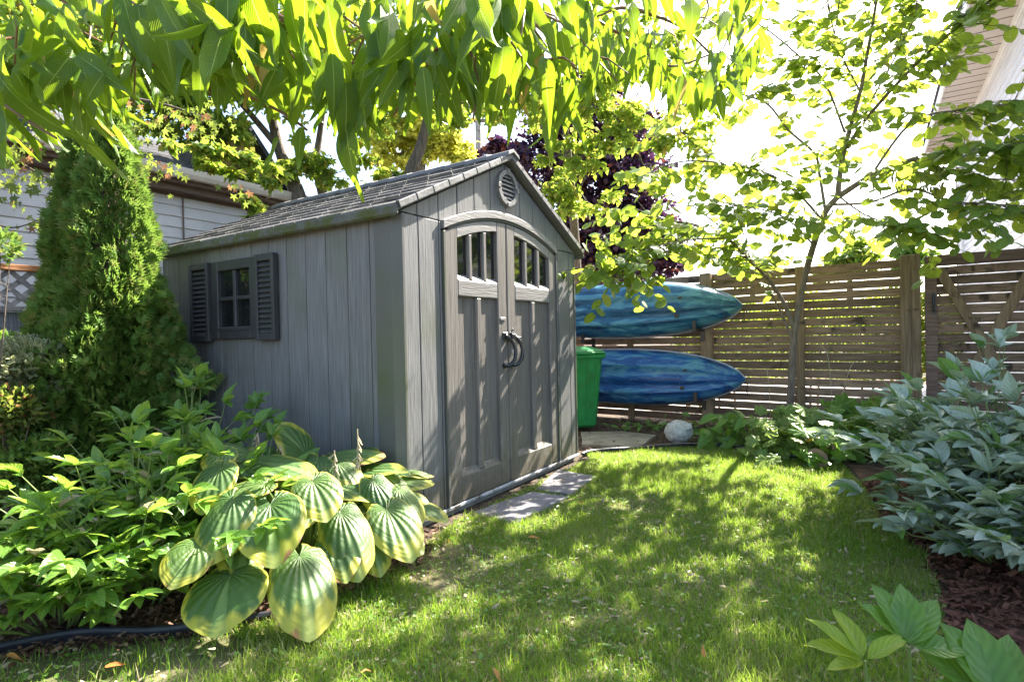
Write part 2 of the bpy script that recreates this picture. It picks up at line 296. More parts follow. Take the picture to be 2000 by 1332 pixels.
MT['backlitpeony'] = leafmat('backlit_peony_leaf', (.22, .32, .03), (.30, .38, .04), (.6, .75, .08), .45, .35, (.4, .5, .15), 6, spec=.4)  # yellow of light shining through the leaves, put into the base colour
MT['silver_sheen'] = leafmat('silver_sheen_leaf', (.32, .40, .28), (.46, .53, .42), (.36, .5, .2), .25, .3, (.4, .48, .4), 6, autumn=((.14, .26, .05), .86), spec=.7, vmix=.5)  # silver-green leaf; the paler base also paints in the sky's reflection
MT['hosta'] = leafmat('hosta_leaf', (.05, .125, .025), (.12, .20, .04), (.26, .42, .06), .28, .5, (.22, .34, .1), 20, margin=(.42, .42, .05), mpos=(.76, .86), vcol=.03, brown=(.36, .17, .06), bumpv=.6, hosta=True, spec=.6)
MT['thuja'] = leafmat('cedar_spray', (.08, .18, .03), (.18, .29, .06), (.3, .46, .07), .32, .5, (.08, .16, .04), 3, autumn=((.24, .27, .07), .82), spec=.3, vmix=.1)
MT['heuchera'] = leafmat('heuchera_leaf', (.15, .25, .05), (.24, .32, .09), (.45, .58, .12), .35, .42, (.22, .28, .1), 5, spec=.4)
MT['variegated'] = leafmat('variegated_leaf', (.10, .16, .06), (.26, .30, .16), (.38, .45, .16), .3, .45, (.4, .4, .2), 3, margin=(.46, .46, .26), mpos=(.55, .7), spec=.4)
MT['grass'] = leafmat('grass_blade', (.075, .19, .02), (.18, .30, .04), (.44, .64, .07), .42, .45, (.1, .2, .03), 1, patch=(.36, .36, .12), autumn=((.42, .37, .2), .86), spec=.3, vmix=0)
MT['pod'] = leafmat('redbud_pod', (.16, .18, .05), (.22, .2, .08), (.45, .46, .12), .3, .5, (.2, .2, .08), 2, spec=.3, vmix=.2)
MT['dead'] = leafmat('fallen_leaf', (.50, .17, .04), (.55, .30, .10), (.6, .3, .08), .25, .6, (.3, .15, .05), 6, spec=.2)
MT['pinkdead'] = leafmat('withered_leaf', (.36, .22, .19), (.42, .28, .24), (.4, .25, .2), .2, .6, (.3, .2, .15), 6, spec=.2)

# ------------------------------------------------------------------ leaves
def leaf(shape, nl=8, na=4, width=.3, fold=.25, bend=.3, wave=.02, twist=0, seed=0, ph=0):
    r = random.Random(seed); V = []; UV = []
    for i in range(nl+1):
        v = i/nl; wv = shape(v)*width
        for j in range(na+1):
            u = j/na; s = (u-.5)*2
            x = s*wv/2; y = v; z = -bend*v*v+abs(s)*fold*wv/2
            z += wave*math.sin(v*9+ph+(1.7 if s > 0 else 0))*abs(s)
            if callable(getattr(shape, 'back', None)): y -= shape.back(v)*abs(s)**1.5
            a = twist*v; x, z2 = x*math.cos(a)-(z+bend*v*v)*math.sin(a), x*math.sin(a)+(z+bend*v*v)*math.cos(a)
            V.append((x, y*(1-.25*abs(bend)*v), z2-bend*v*v)); UV.append((u, v))
    n = na+1
    Fc = [(i*n+j, i*n+j+1, (i+1)*n+j+1, (i+1)*n+j) for i in range(nl) for j in range(na)]
    return np.array(V), np.array(Fc), np.array(UV)
def lance(v): return max(.012, (math.sin(math.pi*min(1, v*.98+.02)**.72))**.9*(1-.35*v))
def ellip(v): return max(.012, math.sin(math.pi*v**.85)**.85)
def blade(v): return max(.012, (1-v)**.7)
def heart(nr=3, nt=12, bend=.3, cup=.15, wave=.03, ribs=0, seed=0, wide=1.0):
    r = random.Random(seed); V = []; UV = []; A0 = R(164); ph = r.uniform(0, 6); off = [r.uniform(-1, 1) for _ in range(8)]
    for i in range(nr+1):
        q = i/nr
        for j in range(nt+1):
            t = -1+2*j/nt; a = t*A0
            ro = .35+.65*abs(math.cos(a/2))**3.4; ro *= 1-.10*max(0, (abs(t)-.86)/.14)
            if abs(t) < .10: ro *= 1+.05*(1-abs(t)/.10)
            x = math.sin(a)*ro*q*wide; y = math.cos(a)*ro*q
            x += math.sin(a)*.30*q*(1-q)*wide; y += -.16*q*(1-q)*abs(math.sin(a))*(1 if abs(a) < 2 else .3)
            d2 = x*x+y*y; z = -bend*d2+cup*abs(x)*(1-q*.5)+wave*q*q*(math.sin(a*3.2+ph)+.6*math.sin(a*7+ph*2))
            z += .05*q*off[0]*math.sin(a)
            if ribs: z += .0042*q*(1-q*.4)*math.cos(a*ribs)
            V.append((x, y, z)); UV.append((.5+t/2, q))
    n = nt+1
    Fc = [(i*n+j, (i+1)*n+j, (i+1)*n+j+1, i*n+j+1) for i in range(nr) for j in range(nt)]
    return np.array(V), np.array(Fc)[:, ::-1], np.array(UV)
def template_mesh(T, mat, name='leaf'):
    me = npmesh(name, T[0], T[1], T[2]); me.materials.append(mat)
    me.polygons.foreach_set('use_smooth', [True]*len(me.polygons)); return me
def palmate(seed=0, lobes=5, tooth=.45):
    r = random.Random(seed); V = [(0, 0, 0)]; UV = [(.5, .0)]; n = lobes*4
    for k in range(n+1):
        a = R(-140)+R(280)*k/n; ph = (k % 4)
        rr = {0: .42, 1: .66, 2: 1, 3: .66}[ph]*(.62+.38*math.cos(a*.75))*(1+r.uniform(-.08, .08))
        V.append((math.sin(a)*rr*.55, .3+math.cos(a)*rr*.6-.25, -.1*rr*rr-.04*abs(math.sin(a*3)))); UV.append((.5+.4*math.sin(a), .5+.45*math.cos(a)))
    F3 = [(0, k+1, k, k) for k in range(1, n+1)]
    return np.array(V), np.array([(a, b, c) for a, b, c, d in F3]), np.array(UV)
def lobed(seed=0):
    r = random.Random(seed); V = [(0, .12, 0)]; UV = [(.5, .1)]; n = 28
    for k in range(n+1):
        a = R(-165)+R(330)*k/n; rr = .5*(1+.16*math.cos(a*7*330/360))*(1+r.uniform(-.05, .05))
        V.append((math.sin(a)*rr, .42+math.cos(a)*rr, .06*math.cos(a*7)-.1)); UV.append((.5+.45*math.sin(a), .5+.45*math.cos(a)))
    return np.array(V), np.array([(0, k+1, k) for k in range(1, n+1)]), np.array(UV)
def mat_from(p, d, n, L, W=1.0):
    d = Vector(d).normalized(); n = Vector(n); x = d.cross(n)
    if x.length < 1e-4: x = d.cross(Vector((.3, .9, .1)))
    x.normalize(); z = x.cross(d)
    M = Matrix((x*L*W, d*L, z*L)).transposed().to_4x4(); M.translation = Vector(p); return M
class Fol:
    def __init__(s, temps, mat): s.t = temps; s.mat = mat; s.items = []
    def add(s, p, d, n, L, W=1.0, k=None):
        s.items.append((k if k is not None else rnd.randrange(len(s.t)), mat_from(p, d, n, L, W), L))
    def build(s, root, name='leaf', nparts=300, mass='foliage', data=None):
        inv = Matrix.Translation(-Vector(root.location))
        def key(it):
            c = it[1].translation+it[1].col[1].to_3d()*.5; q = proj(c)
            if q is None or not (-30 < q[0] < 2030 and -30 < q[1] < 1362): return 0
            return it[2]/q[2]
        it = sorted(s.items, key=key, reverse=True)
        me = s.me = data or [template_mesh(t, s.mat, name) for t in s.t]
        for k, M, L in it[:nparts]: link(name, me[k], None, root, inv @ M)
        rest = it[nparts:]
        if rest:
            Vs = []; Fs = []; Us = []; off = 0
            for k, t in enumerate(s.t):
                A = np.array([[list(r) for r in (inv @ M)] for kk, M, L in rest if kk == k])
                if not len(A): continue
                V = np.einsum('nij,kj->nki', A[:, :3, :3], t[0])+A[:, None, :3, 3]
                Fc = t[1][None]+(np.arange(len(A))*len(t[0]))[:, None, None]+off
                Vs.append(V.reshape(-1, 3)); Fs.append(Fc.reshape(-1, t[1].shape[1])); Us.append(np.tile(t[2], (len(A), 1))); off += len(A)*len(t[0])
            m = npmesh(mass, np.concatenate(Vs), np.concatenate(Fs), np.concatenate(Us)); m.materials.append(s.mat)
            m.polygons.foreach_set('use_smooth', [True]*len(m.polygons)); tag(link(mass, m, None, root), kind='stuff')
def rv(a, b): return rnd.uniform(a, b)
def rdir(): 
    v = Vector((rnd.gauss(0, 1), rnd.gauss(0, 1), rnd.gauss(0, 1))); return v.normalized()

# ------------------------------------------------------------------ ground
def sheet(name, poly, z, mat, kind='structure', step=None):
    bm = bmesh.new(); vs_ = [bm.verts.new((x, y, z)) for x, y in poly]; bm.faces.new(vs_); bmesh.ops.triangulate(bm, faces=bm.faces)
    me = bpy.data.meshes.new(name); bm.to_mesh(me); bm.free(); return tag(link(name, me, mat), kind=kind)
sheet('ground', [(-150, -60), (150, -60), (150, 300), (-150, 300)], 0, MT['soil'])
LAWN = [(-3.2, .2), (-2.9, 1.9), (-1.9, 2.16), (-1.376, 2.27), (-1.0, 2.40), (-.85, 2.62), (-.62, 2.98), (-.47, 3.36), (-.40, 3.62), (.72, 5.37), (.72, 5.62), (1.0, 5.64), (1.5, 5.78), (1.95, 5.84), (2.3, 5.6),
        (2.5, 5.3), (2.893, 5.037), (2.6, 4.2), (2.3, 3.55), (2.12, 2.92), (1.85, 2.45), (1.48, 1.95), (1.28, 1.5), (1.2, .2)]
sheet('lawn_soil', LAWN, .004, MT['turf'])
sheet('mulch_bed', [(-9, 1.0), (-3.0, .5), (-2.95, 1.92), (-1.9, 2.19), (-1.38, 2.30), (-1.02, 2.43), (-.88, 2.65), (-.66, 3.0), (-.56, 3.45), (-3.0, 5.0), (-9, 6)], .003, MT['mulch'])
sheet('mulch_bed', [(1.25, .2), (1.30, 1.5), (1.52, 1.95), (1.9, 2.45), (2.17, 2.92), (2.35, 3.55), (2.64, 4.2), (2.94, 5.0), (3.4, 4.8), (6, 3), (6, .2)], .003, MT['mulch'])
def fpt(s, off=0): return Vector((2.501+.805*s+.593*off, 7.253-.593*s+.805*off, 0))   # fence line; off>0 = beyond
a_, b_ = fpt(-14, .6), fpt(14, .6)
sheet('driveway', [tuple(a_.xy), tuple(b_.xy), tuple(fpt(14, 7).xy), tuple(fpt(-14, 7).xy)], .006, MT['paving'])
def inpoly(x, y, poly):
    x = np.asarray(x); y = np.asarray(y); c = np.zeros(x.shape, bool); n = len(poly)
    for i in range(n):
        x1, y1 = poly[i]; x2, y2 = poly[(i+1) % n]
        t = ((y1 > y) != (y2 > y)) & (x < (x2-x1)*(y-y1)/(y2-y1+1e-12)+x1); c ^= t
    return c
# slabs known to keep grass away
SL1 = [(-.283, 3.805), (-.008, 3.553), (.385, 4.115), (.13, 4.267)]
SL2 = [(.16, 4.33), (.40, 4.16), (.675, 4.68), (.378, 4.934)]
# grass
N = 480000
ux = NR.uniform(-3.2, 3.0, N); d_ = NR.uniform(0, 1, N); uy = 1.45+4.6*d_**1.25
ok = inpoly(ux, uy, LAWN) & (np.abs(ux) < uy*.98+.1)
for sl in (SL1, SL2): ok &= ~inpoly(ux, uy, sl)
patch = np.array([mnoise.noise(Vector((x*1.9, y*1.9, 3.3))) for x, y in zip(ux[::1][:0], uy[:0])])
ux, uy = ux[ok], uy[ok]
gx = np.linspace(-3.3, 3.1, 130); gy = np.linspace(1.3, 6.2, 100)
G = np.array([[mnoise.fractal(Vector((x*1.4, y*1.4, 3.3)), 1.0, 2.0, 3)+.5*mnoise.noise(Vector((x*7, y*7, 1))) for x in gx] for y in gy])
pn = G[np.clip(((uy-1.3)/4.9*99).astype(int), 0, 99), np.clip(((ux+3.3)/6.4*129).astype(int), 0, 129)]
thin = np.where(((ux+.35)**2*3+(uy-2.95)**2*2 < .16) | ((ux+1.75)**2+(uy-2.1)**2*4 < .5), .85, 0)
keep = NR.uniform(0, 1, len(ux)) > np.clip(-.35-pn, 0, .55)+thin
ux, uy, pn = ux[keep], uy[keep], pn[keep]; n = len(ux)
bt = np.array([(-.5, 0, 0), (.5, 0, 0), (.42, 0, .5), (-.42, 0, .5), (.12, 0, 1), (-.12, 0, 1)]); bf = np.array([(0, 1, 2, 3), (3, 2, 4, 5)])
az = NR.uniform(0, 2*np.pi, n); lean = np.abs(NR.normal(.45, .4, n)); laz = az+NR.normal(0, .9, n)
h = NR.uniform(.014, .042, n)*(1+.6*np.clip(pn, -.7, .8))*np.where(NR.uniform(0, 1, n) < .07, 1.8, 1); wd = NR.uniform(.0025, .005, n)
V = np.zeros((n, 6, 3)); ca, sa = np.cos(az), np.sin(az)
for i, (bx, _, bz) in enumerate(bt):
    off = lean*h*bz**1.6
    V[:, i, 0] = ux+bx*wd*ca+np.cos(laz)*off; V[:, i, 1] = uy+bx*wd*sa+np.sin(laz)*off; V[:, i, 2] = .002+h*bz*np.sqrt(np.clip(1-(lean*bz*.55)**2, .15, 1))
Fc = bf[None]+(np.arange(n)*6)[:, None, None]
buv = np.array([(0, 0), (1, 0), (1, .5), (0, .5), (1, 1), (0, 1)])
gm = npmesh('lawn_grass', V.reshape(-1, 3), Fc.reshape(-1, 4), np.tile(buv, (n, 1))); gm.materials.append(MT['grass'])
tag(link('lawn_grass', gm), 'short green lawn grass with straw flecks in front of the grey shed', 'grass', kind='stuff')
# clover and small weeds in the lawn
N = 9000; wx = NR.uniform(-2.4, 2.6, N); wy = 1.6+4*NR.uniform(0, 1, N)**1.3
ok = inpoly(wx, wy, LAWN); 
for sl in (SL1, SL2): ok &= ~inpoly(wx, wy, sl)
g2 = G[np.clip(((wy-1.3)/4.9*99).astype(int), 0, 99), np.clip(((wx+3.3)/6.4*129).astype(int), 0, 129)]; ok &= g2 < .25
wx, wy = wx[ok], wy[ok]; n = len(wx)
ov = leaf(ellip, 3, 2, .7, .2, .2)
dd = np.stack([NR.normal(0, 1, n), NR.normal(0, 1, n), NR.uniform(.0, .7, n)], 1); nn = np.stack([NR.normal(0, .3, n), NR.normal(0, .3, n), np.ones(n)], 1)
A = frames(dd, nn)*NR.uniform(.012, .03, n)[:, None, None]
m = merge(ov[0], ov[1], A, np.stack([wx, wy, NR.uniform(.012, .035, n)], 1), ov[2], 'clover'); m.materials.append(MT['peony'])
tag(link('clover', m), 'tiny clover and weed leaves scattered through the lawn', 'clover', kind='stuff')
# straw thatch
THATCH = 1
# mulch chips
def chips(name, poly, n, mat, label, cat, size=(.012, .045), z=.012, box=None):
    xs = [p[0] for p in poly]; ys = [p[1] for p in poly]
    x = NR.uniform(min(xs), max(xs), n); y = NR.uniform(min(ys), max(ys), n); k = inpoly(x, y, poly); x, y = x[k], y[k]; n = len(x)
    tv = np.array([(-.5, 0, 0), (.5, .06, .1), (.4, 1, 0), (-.35, .93, .12), (-.4, .05, -.3), (.4, .1, -.3)]); tf = np.array([(0, 1, 2, 3), (0, 4, 5, 1), (1, 5, 2, 2)])[:2]
    dd = np.stack([NR.normal(0, 1, n), NR.normal(0, 1, n), NR.normal(0, .25, n)], 1); nn = np.stack([NR.normal(0, .35, n), NR.normal(0, .35, n), np.ones(n)], 1)
    A = frames(dd, nn); L = NR.uniform(*size, n); A[:, :, 0] *= (L*NR.uniform(.2, .5, n))[:, None]; A[:, :, 1] *= L[:, None]; A[:, :, 2] *= (L*.3)[:, None]
    m = merge(tv, tf, A, np.stack([x, y, z+NR.uniform(0, .018, n)], 1), None, name); m.materials.append(mat)
    tag(link(name, m), label, cat, kind='stuff')
chips('bark_chips', [(-2.9, 1.7), (-1.9, 2.1), (-1.38, 2.24), (-1.0, 2.38), (-.8, 2.62), (-.5, 2.95), (-.45, 3.45), (-1.8, 4.2), (-3, 4)], 16000, MT['chip'], 'brown bark chips and debris under the hosta and the left peony', 'mulch')
chips('red_mulch_chips', [(1.26, .9), (1.30, 1.5), (1.47, 1.96), (1.84, 2.45), (2.1, 2.92), (2.3, 3.55), (2.7, 4.4), (4, 4), (4, .9)], 24000, MT['redchip'], 'shredded red brown mulch under the silvery peony on the right', 'mulch', (.015, .06))
chips('leaf_litter', [(.55, 5.6), (1.0, 5.66), (1.5, 5.8), (1.95, 5.86), (2.4, 5.6), (2.9, 5.05), (4.6, 5.4), (3, 7), (.9, 8.2), (.2, 6)], 9000, MT['chip'], 'dry leaf litter on the dark soil at the foot of the fence', 'leaf litter', (.015, .05))
chips('dry_thatch', LAWN, 9000, MT['straw'], 'dry straw flecks and dead blades lying in the lawn', 'thatch', (.01, .04), z=.006)
# clippings near the shed sill
chips('grass_clippings', [(-.42, 3.5), (-.28, 3.42), (.80, 5.15), (.66, 5.33)], 2200, MT['straw'], 'dry clippings along the concrete edge below the shed doors', 'clippings', (.01, .035))

# ------------------------------------------------------------------ shed
TH = math.atan2(.84266, .53845); OX, OY = -.644, 3.431
shed = thing('garden_shed', 'grey wood-grain plastic garden shed with arched double doors and shingled gable roof', 'shed', (OX, OY, 0), TH)
U = Vector((.53845, .84266, 0)); SD = Vector((-.84266, .53845, 0))
def shedw(x, y, z): return Vector((OX, OY, 0))+U*x+SD*y+Vector((0, 0, z))
W0, W1, CX, LEN, ZB, ZE = -.045, 2.345, 1.15, 2.75, .07, 1.965
def roofz(x): return 1.945+.60*(1-abs(x-CX)/1.25)
def arch(x, z0=2.075, k=.16): return z0-k*((x-CX)/.765)**2
# foundation and sill
MB().box(-.02, 2.33, .03, LEN-.03, -.05, .045).obj('foundation', MT['concrete'], shed, .008)
MB().box(-.03, 2.33, -.012, .03, .045, .068).box(-.03, 0, .03, LEN-.03, .045, .068).obj('sill', MT['base'], shed, .004)
# interior backing so nothing shows through
MB().box(.02, 2.28, .05, LEN-.05, .05, 1.93).obj('core', MT['black'], shed)
# front planks
seams = [W0+.13]+[.129+.2045*k for k in range(0, 12)]
xs = [.135-.15, .135, .335, .372]
G_ = .004
def fp(x0, x1, z0f, z1f, y=0.0, n=5, name='plank'):
    q = [x0+G_+(x1-x0-2*G_)*i/n for i in range(n+1)]
    poly = [(x, z0f(x)) for x in q]+[(x, z1f(x)) for x in reversed(q)]
    return MB().prism(poly, y, y+.03).obj(name, MT['plank'], shed, .003)
for a, b in ((-.015, .135), (.135, .335)):
    fp(a, b, lambda x: .07, lambda x: 1.955, n=1); 
fp(.335, .362, lambda x: .07, lambda x: 1.955, n=1)
for a, b in ((1.945, 1.985), (1.985, 2.197), (2.197, 2.325)):
    fp(a, b, lambda x: .07, lambda x: 1.955, n=1)
gs = [-.02, .129, .335, .535, .735, .94, 1.15, 1.356, 1.56, 1.77, 1.985, 2.197, 2.32]
for a, b in zip(gs[:-1], gs[1:]):
    mid = (a+b)/2
    lo = (lambda x: 1.962 if (x < .34 or x > 1.955) else max(1.962, arch(x)+.062))
    if a < .34 and b > .34: lo = lambda x: 1.962
    fp(a, b, lo, lambda x: roofz(x)-.02, y=.001, n=8)
MB().box(-.03, 2.33, .031, .045, .07, 1.95).prism([(-.02, 1.95), (2.32, 1.95), (CX, roofz(CX)-.02)], .034, .045).obj('front_backing', MT['black'], shed)
# door casing
q = [.362+(1.945-.362)*i/28 for i in range(29)]
MB().prism([(x, arch(x)+.004) for x in q]+[(x, arch(x)+.06) for x in reversed(q)], -.022, .03).obj('arch_trim', MT['rail'], shed, .004)
MB().prism([(x, arch(x)-.012) for x in q[1:-1]]+[(x, arch(x)+.002) for x in reversed(q[1:-1])], -.010, .03).obj('arch_bead', MT['trim'], shed, .002)
MB().box(.362, .385, -.018, .03, .07, arch(.37)-.01).obj('door_jamb', MT['trim'], shed, .003)
MB().box(1.922, 1.945, -.018, .03, .07, arch(1.94)-.01).obj('door_jamb', MT['trim'], shed, .003)
# corner posts
for (x, sgn) in ((W0, 1), (W1, -1)):
    M = Matrix.Translation((x, 0, 0)) @ Matrix.Diagonal((sgn, 1, 1, 1))
    v = [(-.012, .19), (-.012, .045), (.028, -.006), (.05, -.006), (.05, .03), (.02, .06), (.02, .19)]
    mb = MB(); n = len(v); mb.add([(a, b, .07) for a, b in v]+[(a, b, 1.94) for a, b in v], [tuple(range(n)), tuple(range(2*n-1, n-1, -1))]+[(i, i+n, (i+1) % n+n, (i+1) % n) for i in range(n)], M)
    mb.obj('corner_post', MT['trim'], shed, .003)
# side wall planks (x=W0), window opening left in them
ys = [.19, .244]+[.244+.2042*k for k in range(1, 13)]; ys[-1] = LEN
WY0, WY1, WZ0, WZ1 = 1.368, 1.967, 1.215, 1.812
for a, b in zip(ys[:-1], ys[1:]):
    def seg(z0, z1): MB().box(W0, W0+.03, a+.003, b-.003, z0, z1).obj('plank', MT['plank'], shed, .003)
    if a > WY0-.1 and b < WY1+.1: seg(.07, WZ0+.01); seg(WZ1-.01, 1.95)
    else: seg(.07, 1.95)
MB().box(W0+.02, W0+.035, .19, LEN, .07, 1.95).obj('side_backing', MT['black'], shed)
for k in range(13): MB().box(W1-.03, W1, .19+k*.197+.003, .19+(k+1)*.197-.003, .07, 1.95).obj('plank', MT['plank'], shed, .003)
for k in range(12): MB().box(W0+.05+k*.19, W0+.05+(k+1)*.19-.006, LEN-.03, LEN, .07, 1.95).obj('plank', MT['plank'], shed, .003)
MB().prism([(0, 1.952), (2.3, 1.952), (CX, roofz(CX)-.03)], LEN-.03, LEN).obj('rear_gable', MT['plank'], shed)
# side window
win = MB(); X0 = W0
fr = .095
win.box(X0-.03, X0+.01, WY0+.002, WY0+fr, WZ0, WZ1).box(X0-.03, X0+.01, WY1-fr, WY1-.002, WZ0, WZ1)
win.box(X0-.0295, X0+.01, WY0+fr, WY1-fr, WZ0, WZ0+fr).box(X0-.0295, X0+.01, WY0+fr, WY1-fr, WZ1-fr+.02, WZ1)
wo = win.obj('window', MT['shutter'], shed, .006)
ya, yb, za, zb = WY0+fr, WY1-fr, WZ0+fr, WZ1-fr+.02; ym, zm = (ya+yb)/2, (za+zb)/2
MB().box(X0-.022, X0+.012, ym-.017, ym+.017, za, zb).obj('mullion', MT['shutter'], wo, .006)
MB().box(X0-.0205, X0+.012, ya, ym-.017, zm-.015, zm+.015).box(X0-.0205, X0+.012, ym+.017, yb, zm-.015, zm+.015).obj('glazing_bar', MT['shutter'], wo, .006)
for p, q2 in ((ya, ym-.017), (ym+.017, yb)):
    for r_, s_ in ((za, zm-.015), (zm+.015, zb)): MB().box(X0+.003, X0+.010, p, q2, r_, s_).obj('pane', MT['glass'], wo)
MB().box(X0-.034, X0-.0305, ya-.01, yb+.01, za-.03, za-.008).obj('window_sill', MT['shutter'], wo, .003)
for p, q2 in ((1.141, 1.364), (1.971, 2.235)):
    sh = MB(); a = .035
    sh.box(X0-.055, X0-.012, p, p+a, 1.20, 1.815).box(X0-.055, X0-.012, q2-a, q2, 1.20, 1.815)
    sh.box(X0-.0545, X0-.012, p+a, q2-a, 1.20, 1.20+.05).box(X0-.0545, X0-.012, p+a, q2-a, 1.815-.05, 1.815).box(X0-.03, X0-.012, p+a, q2-a, 1.25, 1.765)
    so = sh.obj('shutter', MT['shutter'], shed, .004)
    for k in range(14):
        z = 1.252+k*.0365
        sl = MB(); sl.add([(X0-.030, p+a, z+.034), (X0-.030, q2-a, z+.034), (X0-.050, q2-a, z+.002), (X0-.050, p+a, z+.002), (X0-.026, p+a, z+.001), (X0-.026, q2-a, z+.001)], [(0, 1, 2, 3), (3, 2, 5, 4), (0, 3, 4), (1, 5, 2), (0, 4, 5, 1)])
        sl.obj('slat', MT['shutter'], so)
# doors
def door(x0, x1, inner_right, gap):
    z0 = .075; yf = -.008; D = MT['door']
    xo0, xo1 = (x0, x0+.13) if inner_right else (x1-.115, x1); xi0, xi1 = (x1-.12, x1) if inner_right else (x0, x0+.115)
    L_, R_ = (xo1, xi0) if inner_right else (xi1, xo0)
    at_ = lambda x: arch(x)-.016
    wt = lambda x: arch(x, 2.005, .17)-.02
    root = MB()
    for a, b in ((xo0, xo1), (xi0, xi1)):
        q = [a+(b-a)*i/4 for i in range(5)]
        root.prism([(x, z0) for x in (a, b)]+[(x, at_(x)) for x in reversed(q)], yf, .03)
    d = root.obj('door', D, shed, .006)
    MB().box(L_, R_, yf+.001, .03, z0, .245).obj('bottom_rail', D, d, .004)
    MB().box(L_, R_, yf+.0005, .03, 1.475, 1.592).obj('middle_rail', MT['rail'], d, .008)
    q = [L_+(R_-L_)*i/10 for i in range(11)]
    MB().prism([(x, wt(x)) for x in q]+[(x, at_(x)-.001) for x in reversed(q)], yf+.0007, .03).obj('top_rail', MT['rail'], d, .004)
    m = (L_+R_)/2; hw = .03
    MB().box(m-hw, m+hw, yf+.001, .032, .245, 1.475).obj('muntin', D, d, .010)
    for a, b in ((L_, m-hw), (m+hw, R_)):
        MB().box(a, b, .022, .034, .245, 1.475).obj('panel', D, d)
        MB().add([(a+.002, .022, .285), (b-.002, .022, .285), (b-.002, -.004, .247), (a+.002, -.004, .247), (a+.002, .022, .246), (b-.002, .022, .246)], [(0, 3, 2, 1), (3, 4, 5, 2), (0, 4, 3), (1, 2, 5)]).obj('panel_ledge', D, d)
    ww = (R_-L_); bar = .045; pw = (ww-2*bar)/3
    for k in range(3):
        a = L_+k*(pw+bar); b = a+pw; q = [a+(b-a)*i/3 for i in range(4)]
        MB().prism([(a, 1.592), (b, 1.592)]+[(x, wt(x)) for x in reversed(q)], .024, .03).obj('pane', MT['glass'], d)
        MB().add([(a, .023, 1.625), (b, .023, 1.625), (b, yf+.002, 1.593), (a, yf+.002, 1.593)], [(0, 3, 2, 1)]).obj('pane_ledge', MT['rail'], d)
        if k < 2: 
            MB().prism([(b, 1.592), (b+bar, 1.592), (b+bar, wt(b+bar)-.001), (b, wt(b)-.001)], yf+.003, .03).obj('glazing_bar', D, d, .009)
    return d
dl = door(.388, 1.122, True, 0); dr = door(1.132, 1.919, False, 0)
def handle(cx, flip, par):
    pts = []; 
    for k in range(11):
        t = k/10; a = R(80)-R(190)*t
        pts.append((cx+flip*(-.015+.068*math.cos(a)), -.02-.055*math.sin(math.pi*t), 1.075+.115*math.sin(a)+.01))
    MB().tube(pts, [.017]*3+[.015]*5+[.017]*3, 8).obj('handle', MT['black'], par, smooth=True)
    MB().box(cx-.030, cx+.030, -.022, -.008, 1.165, 1.225).box(cx-.022, cx+.022, -.02, -.008, .95, .985).obj('handle_plate', MT['black'], par, .005)
handle(1.078, 1, dl); handle(1.178, 1, dr)
MB().box(1.20, 1.265, -.045, -.015, 1.165, 1.19).obj('latch', MT['black'], dr, .005)
MB().box(1.02, 1.09, -.016, -.008, 1.315, 1.338).obj('name_plate', MT['rail'], dl, .003)
ch = MB()
for k in range(12):
    M = Matrix.Translation((1.128+.006*math.sin(k*1.3), -.05-.004*(k % 2), 1.235-.017*k)) @ Matrix.Rotation(R(90*(k % 2)), 4, 'Z')
    ch.tube([(0.007*math.cos(a), 0, .012*math.sin(a)) for a in [2*math.pi*i/8 for i in range(9)]], .0028, 5, M)
ch.obj('chain', MT['steel'], shed, smooth=True)
MB().box(1.105, 1.155, -.065, -.035, 1.16, 1.21).tube([(1.115, -.05, 1.20), (1.115, -.05, 1.235), (1.13, -.05, 1.25), (1.145, -.05, 1.235), (1.145, -.05, 1.20)], .005, 6).obj('padlock', MT['black'], shed, .004)
# gable vent
vt = MB(); ring = []
n = 20
for k in range(n):
    a0, a1 = 2*math.pi*k/n, 2*math.pi*(k+1)/n; ri, ro = .105, .14
    P = lambda r, a, y: (CX+r*math.cos(a), y, 2.335+r*.98*math.sin(a))
    vt.add([P(ri, a0, -.03), P(ro, a0, -.03), P(ro, a1, -.03), P(ri, a1, -.03), P(ri, a0, .01), P(ro+.004, a0, .01), P(ro+.004, a1, .01), P(ri, a1, .01)],
           [(0, 1, 2, 3), (1, 5, 6, 2), (0, 3, 7, 4)])
vo = vt.obj('gable_vent', MT['plank'], shed)
MB().lathe([(.001, 0), (.108, 0)], 20, Matrix.Translation((CX, .006-.01, 2.335)) @ Matrix.Rotation(R(90), 4, 'X')).obj('vent_back', MT['black'], vo)
for k in range(6):
    z = 2.335-.082+k*.032; hw = math.sqrt(max(.0001, .103**2-(z+.01-2.335)**2))
    MB().add([(CX-hw, -.020, z), (CX+hw, -.020, z), (CX+hw, -.008, z+.022), (CX-hw, -.008, z+.022)], [(0, 1, 2, 3)]).add([(CX-hw, -.020, z-.004), (CX+hw, -.020, z-.004), (CX+hw, -.020, z), (CX-hw, -.020, z)], [(0, 1, 2, 3)]).obj('louvre', MT['rake'], vo)
for a in (0, 90, 180, 270):
    MB().box(-.02, .02, -.036, -.029, .112, .148, Matrix.Translation((CX, 0, 2.335)) @ Matrix.Rotation(R(a), 4, 'Y')).obj('vent_clip', MT['rake'], vo, .003)
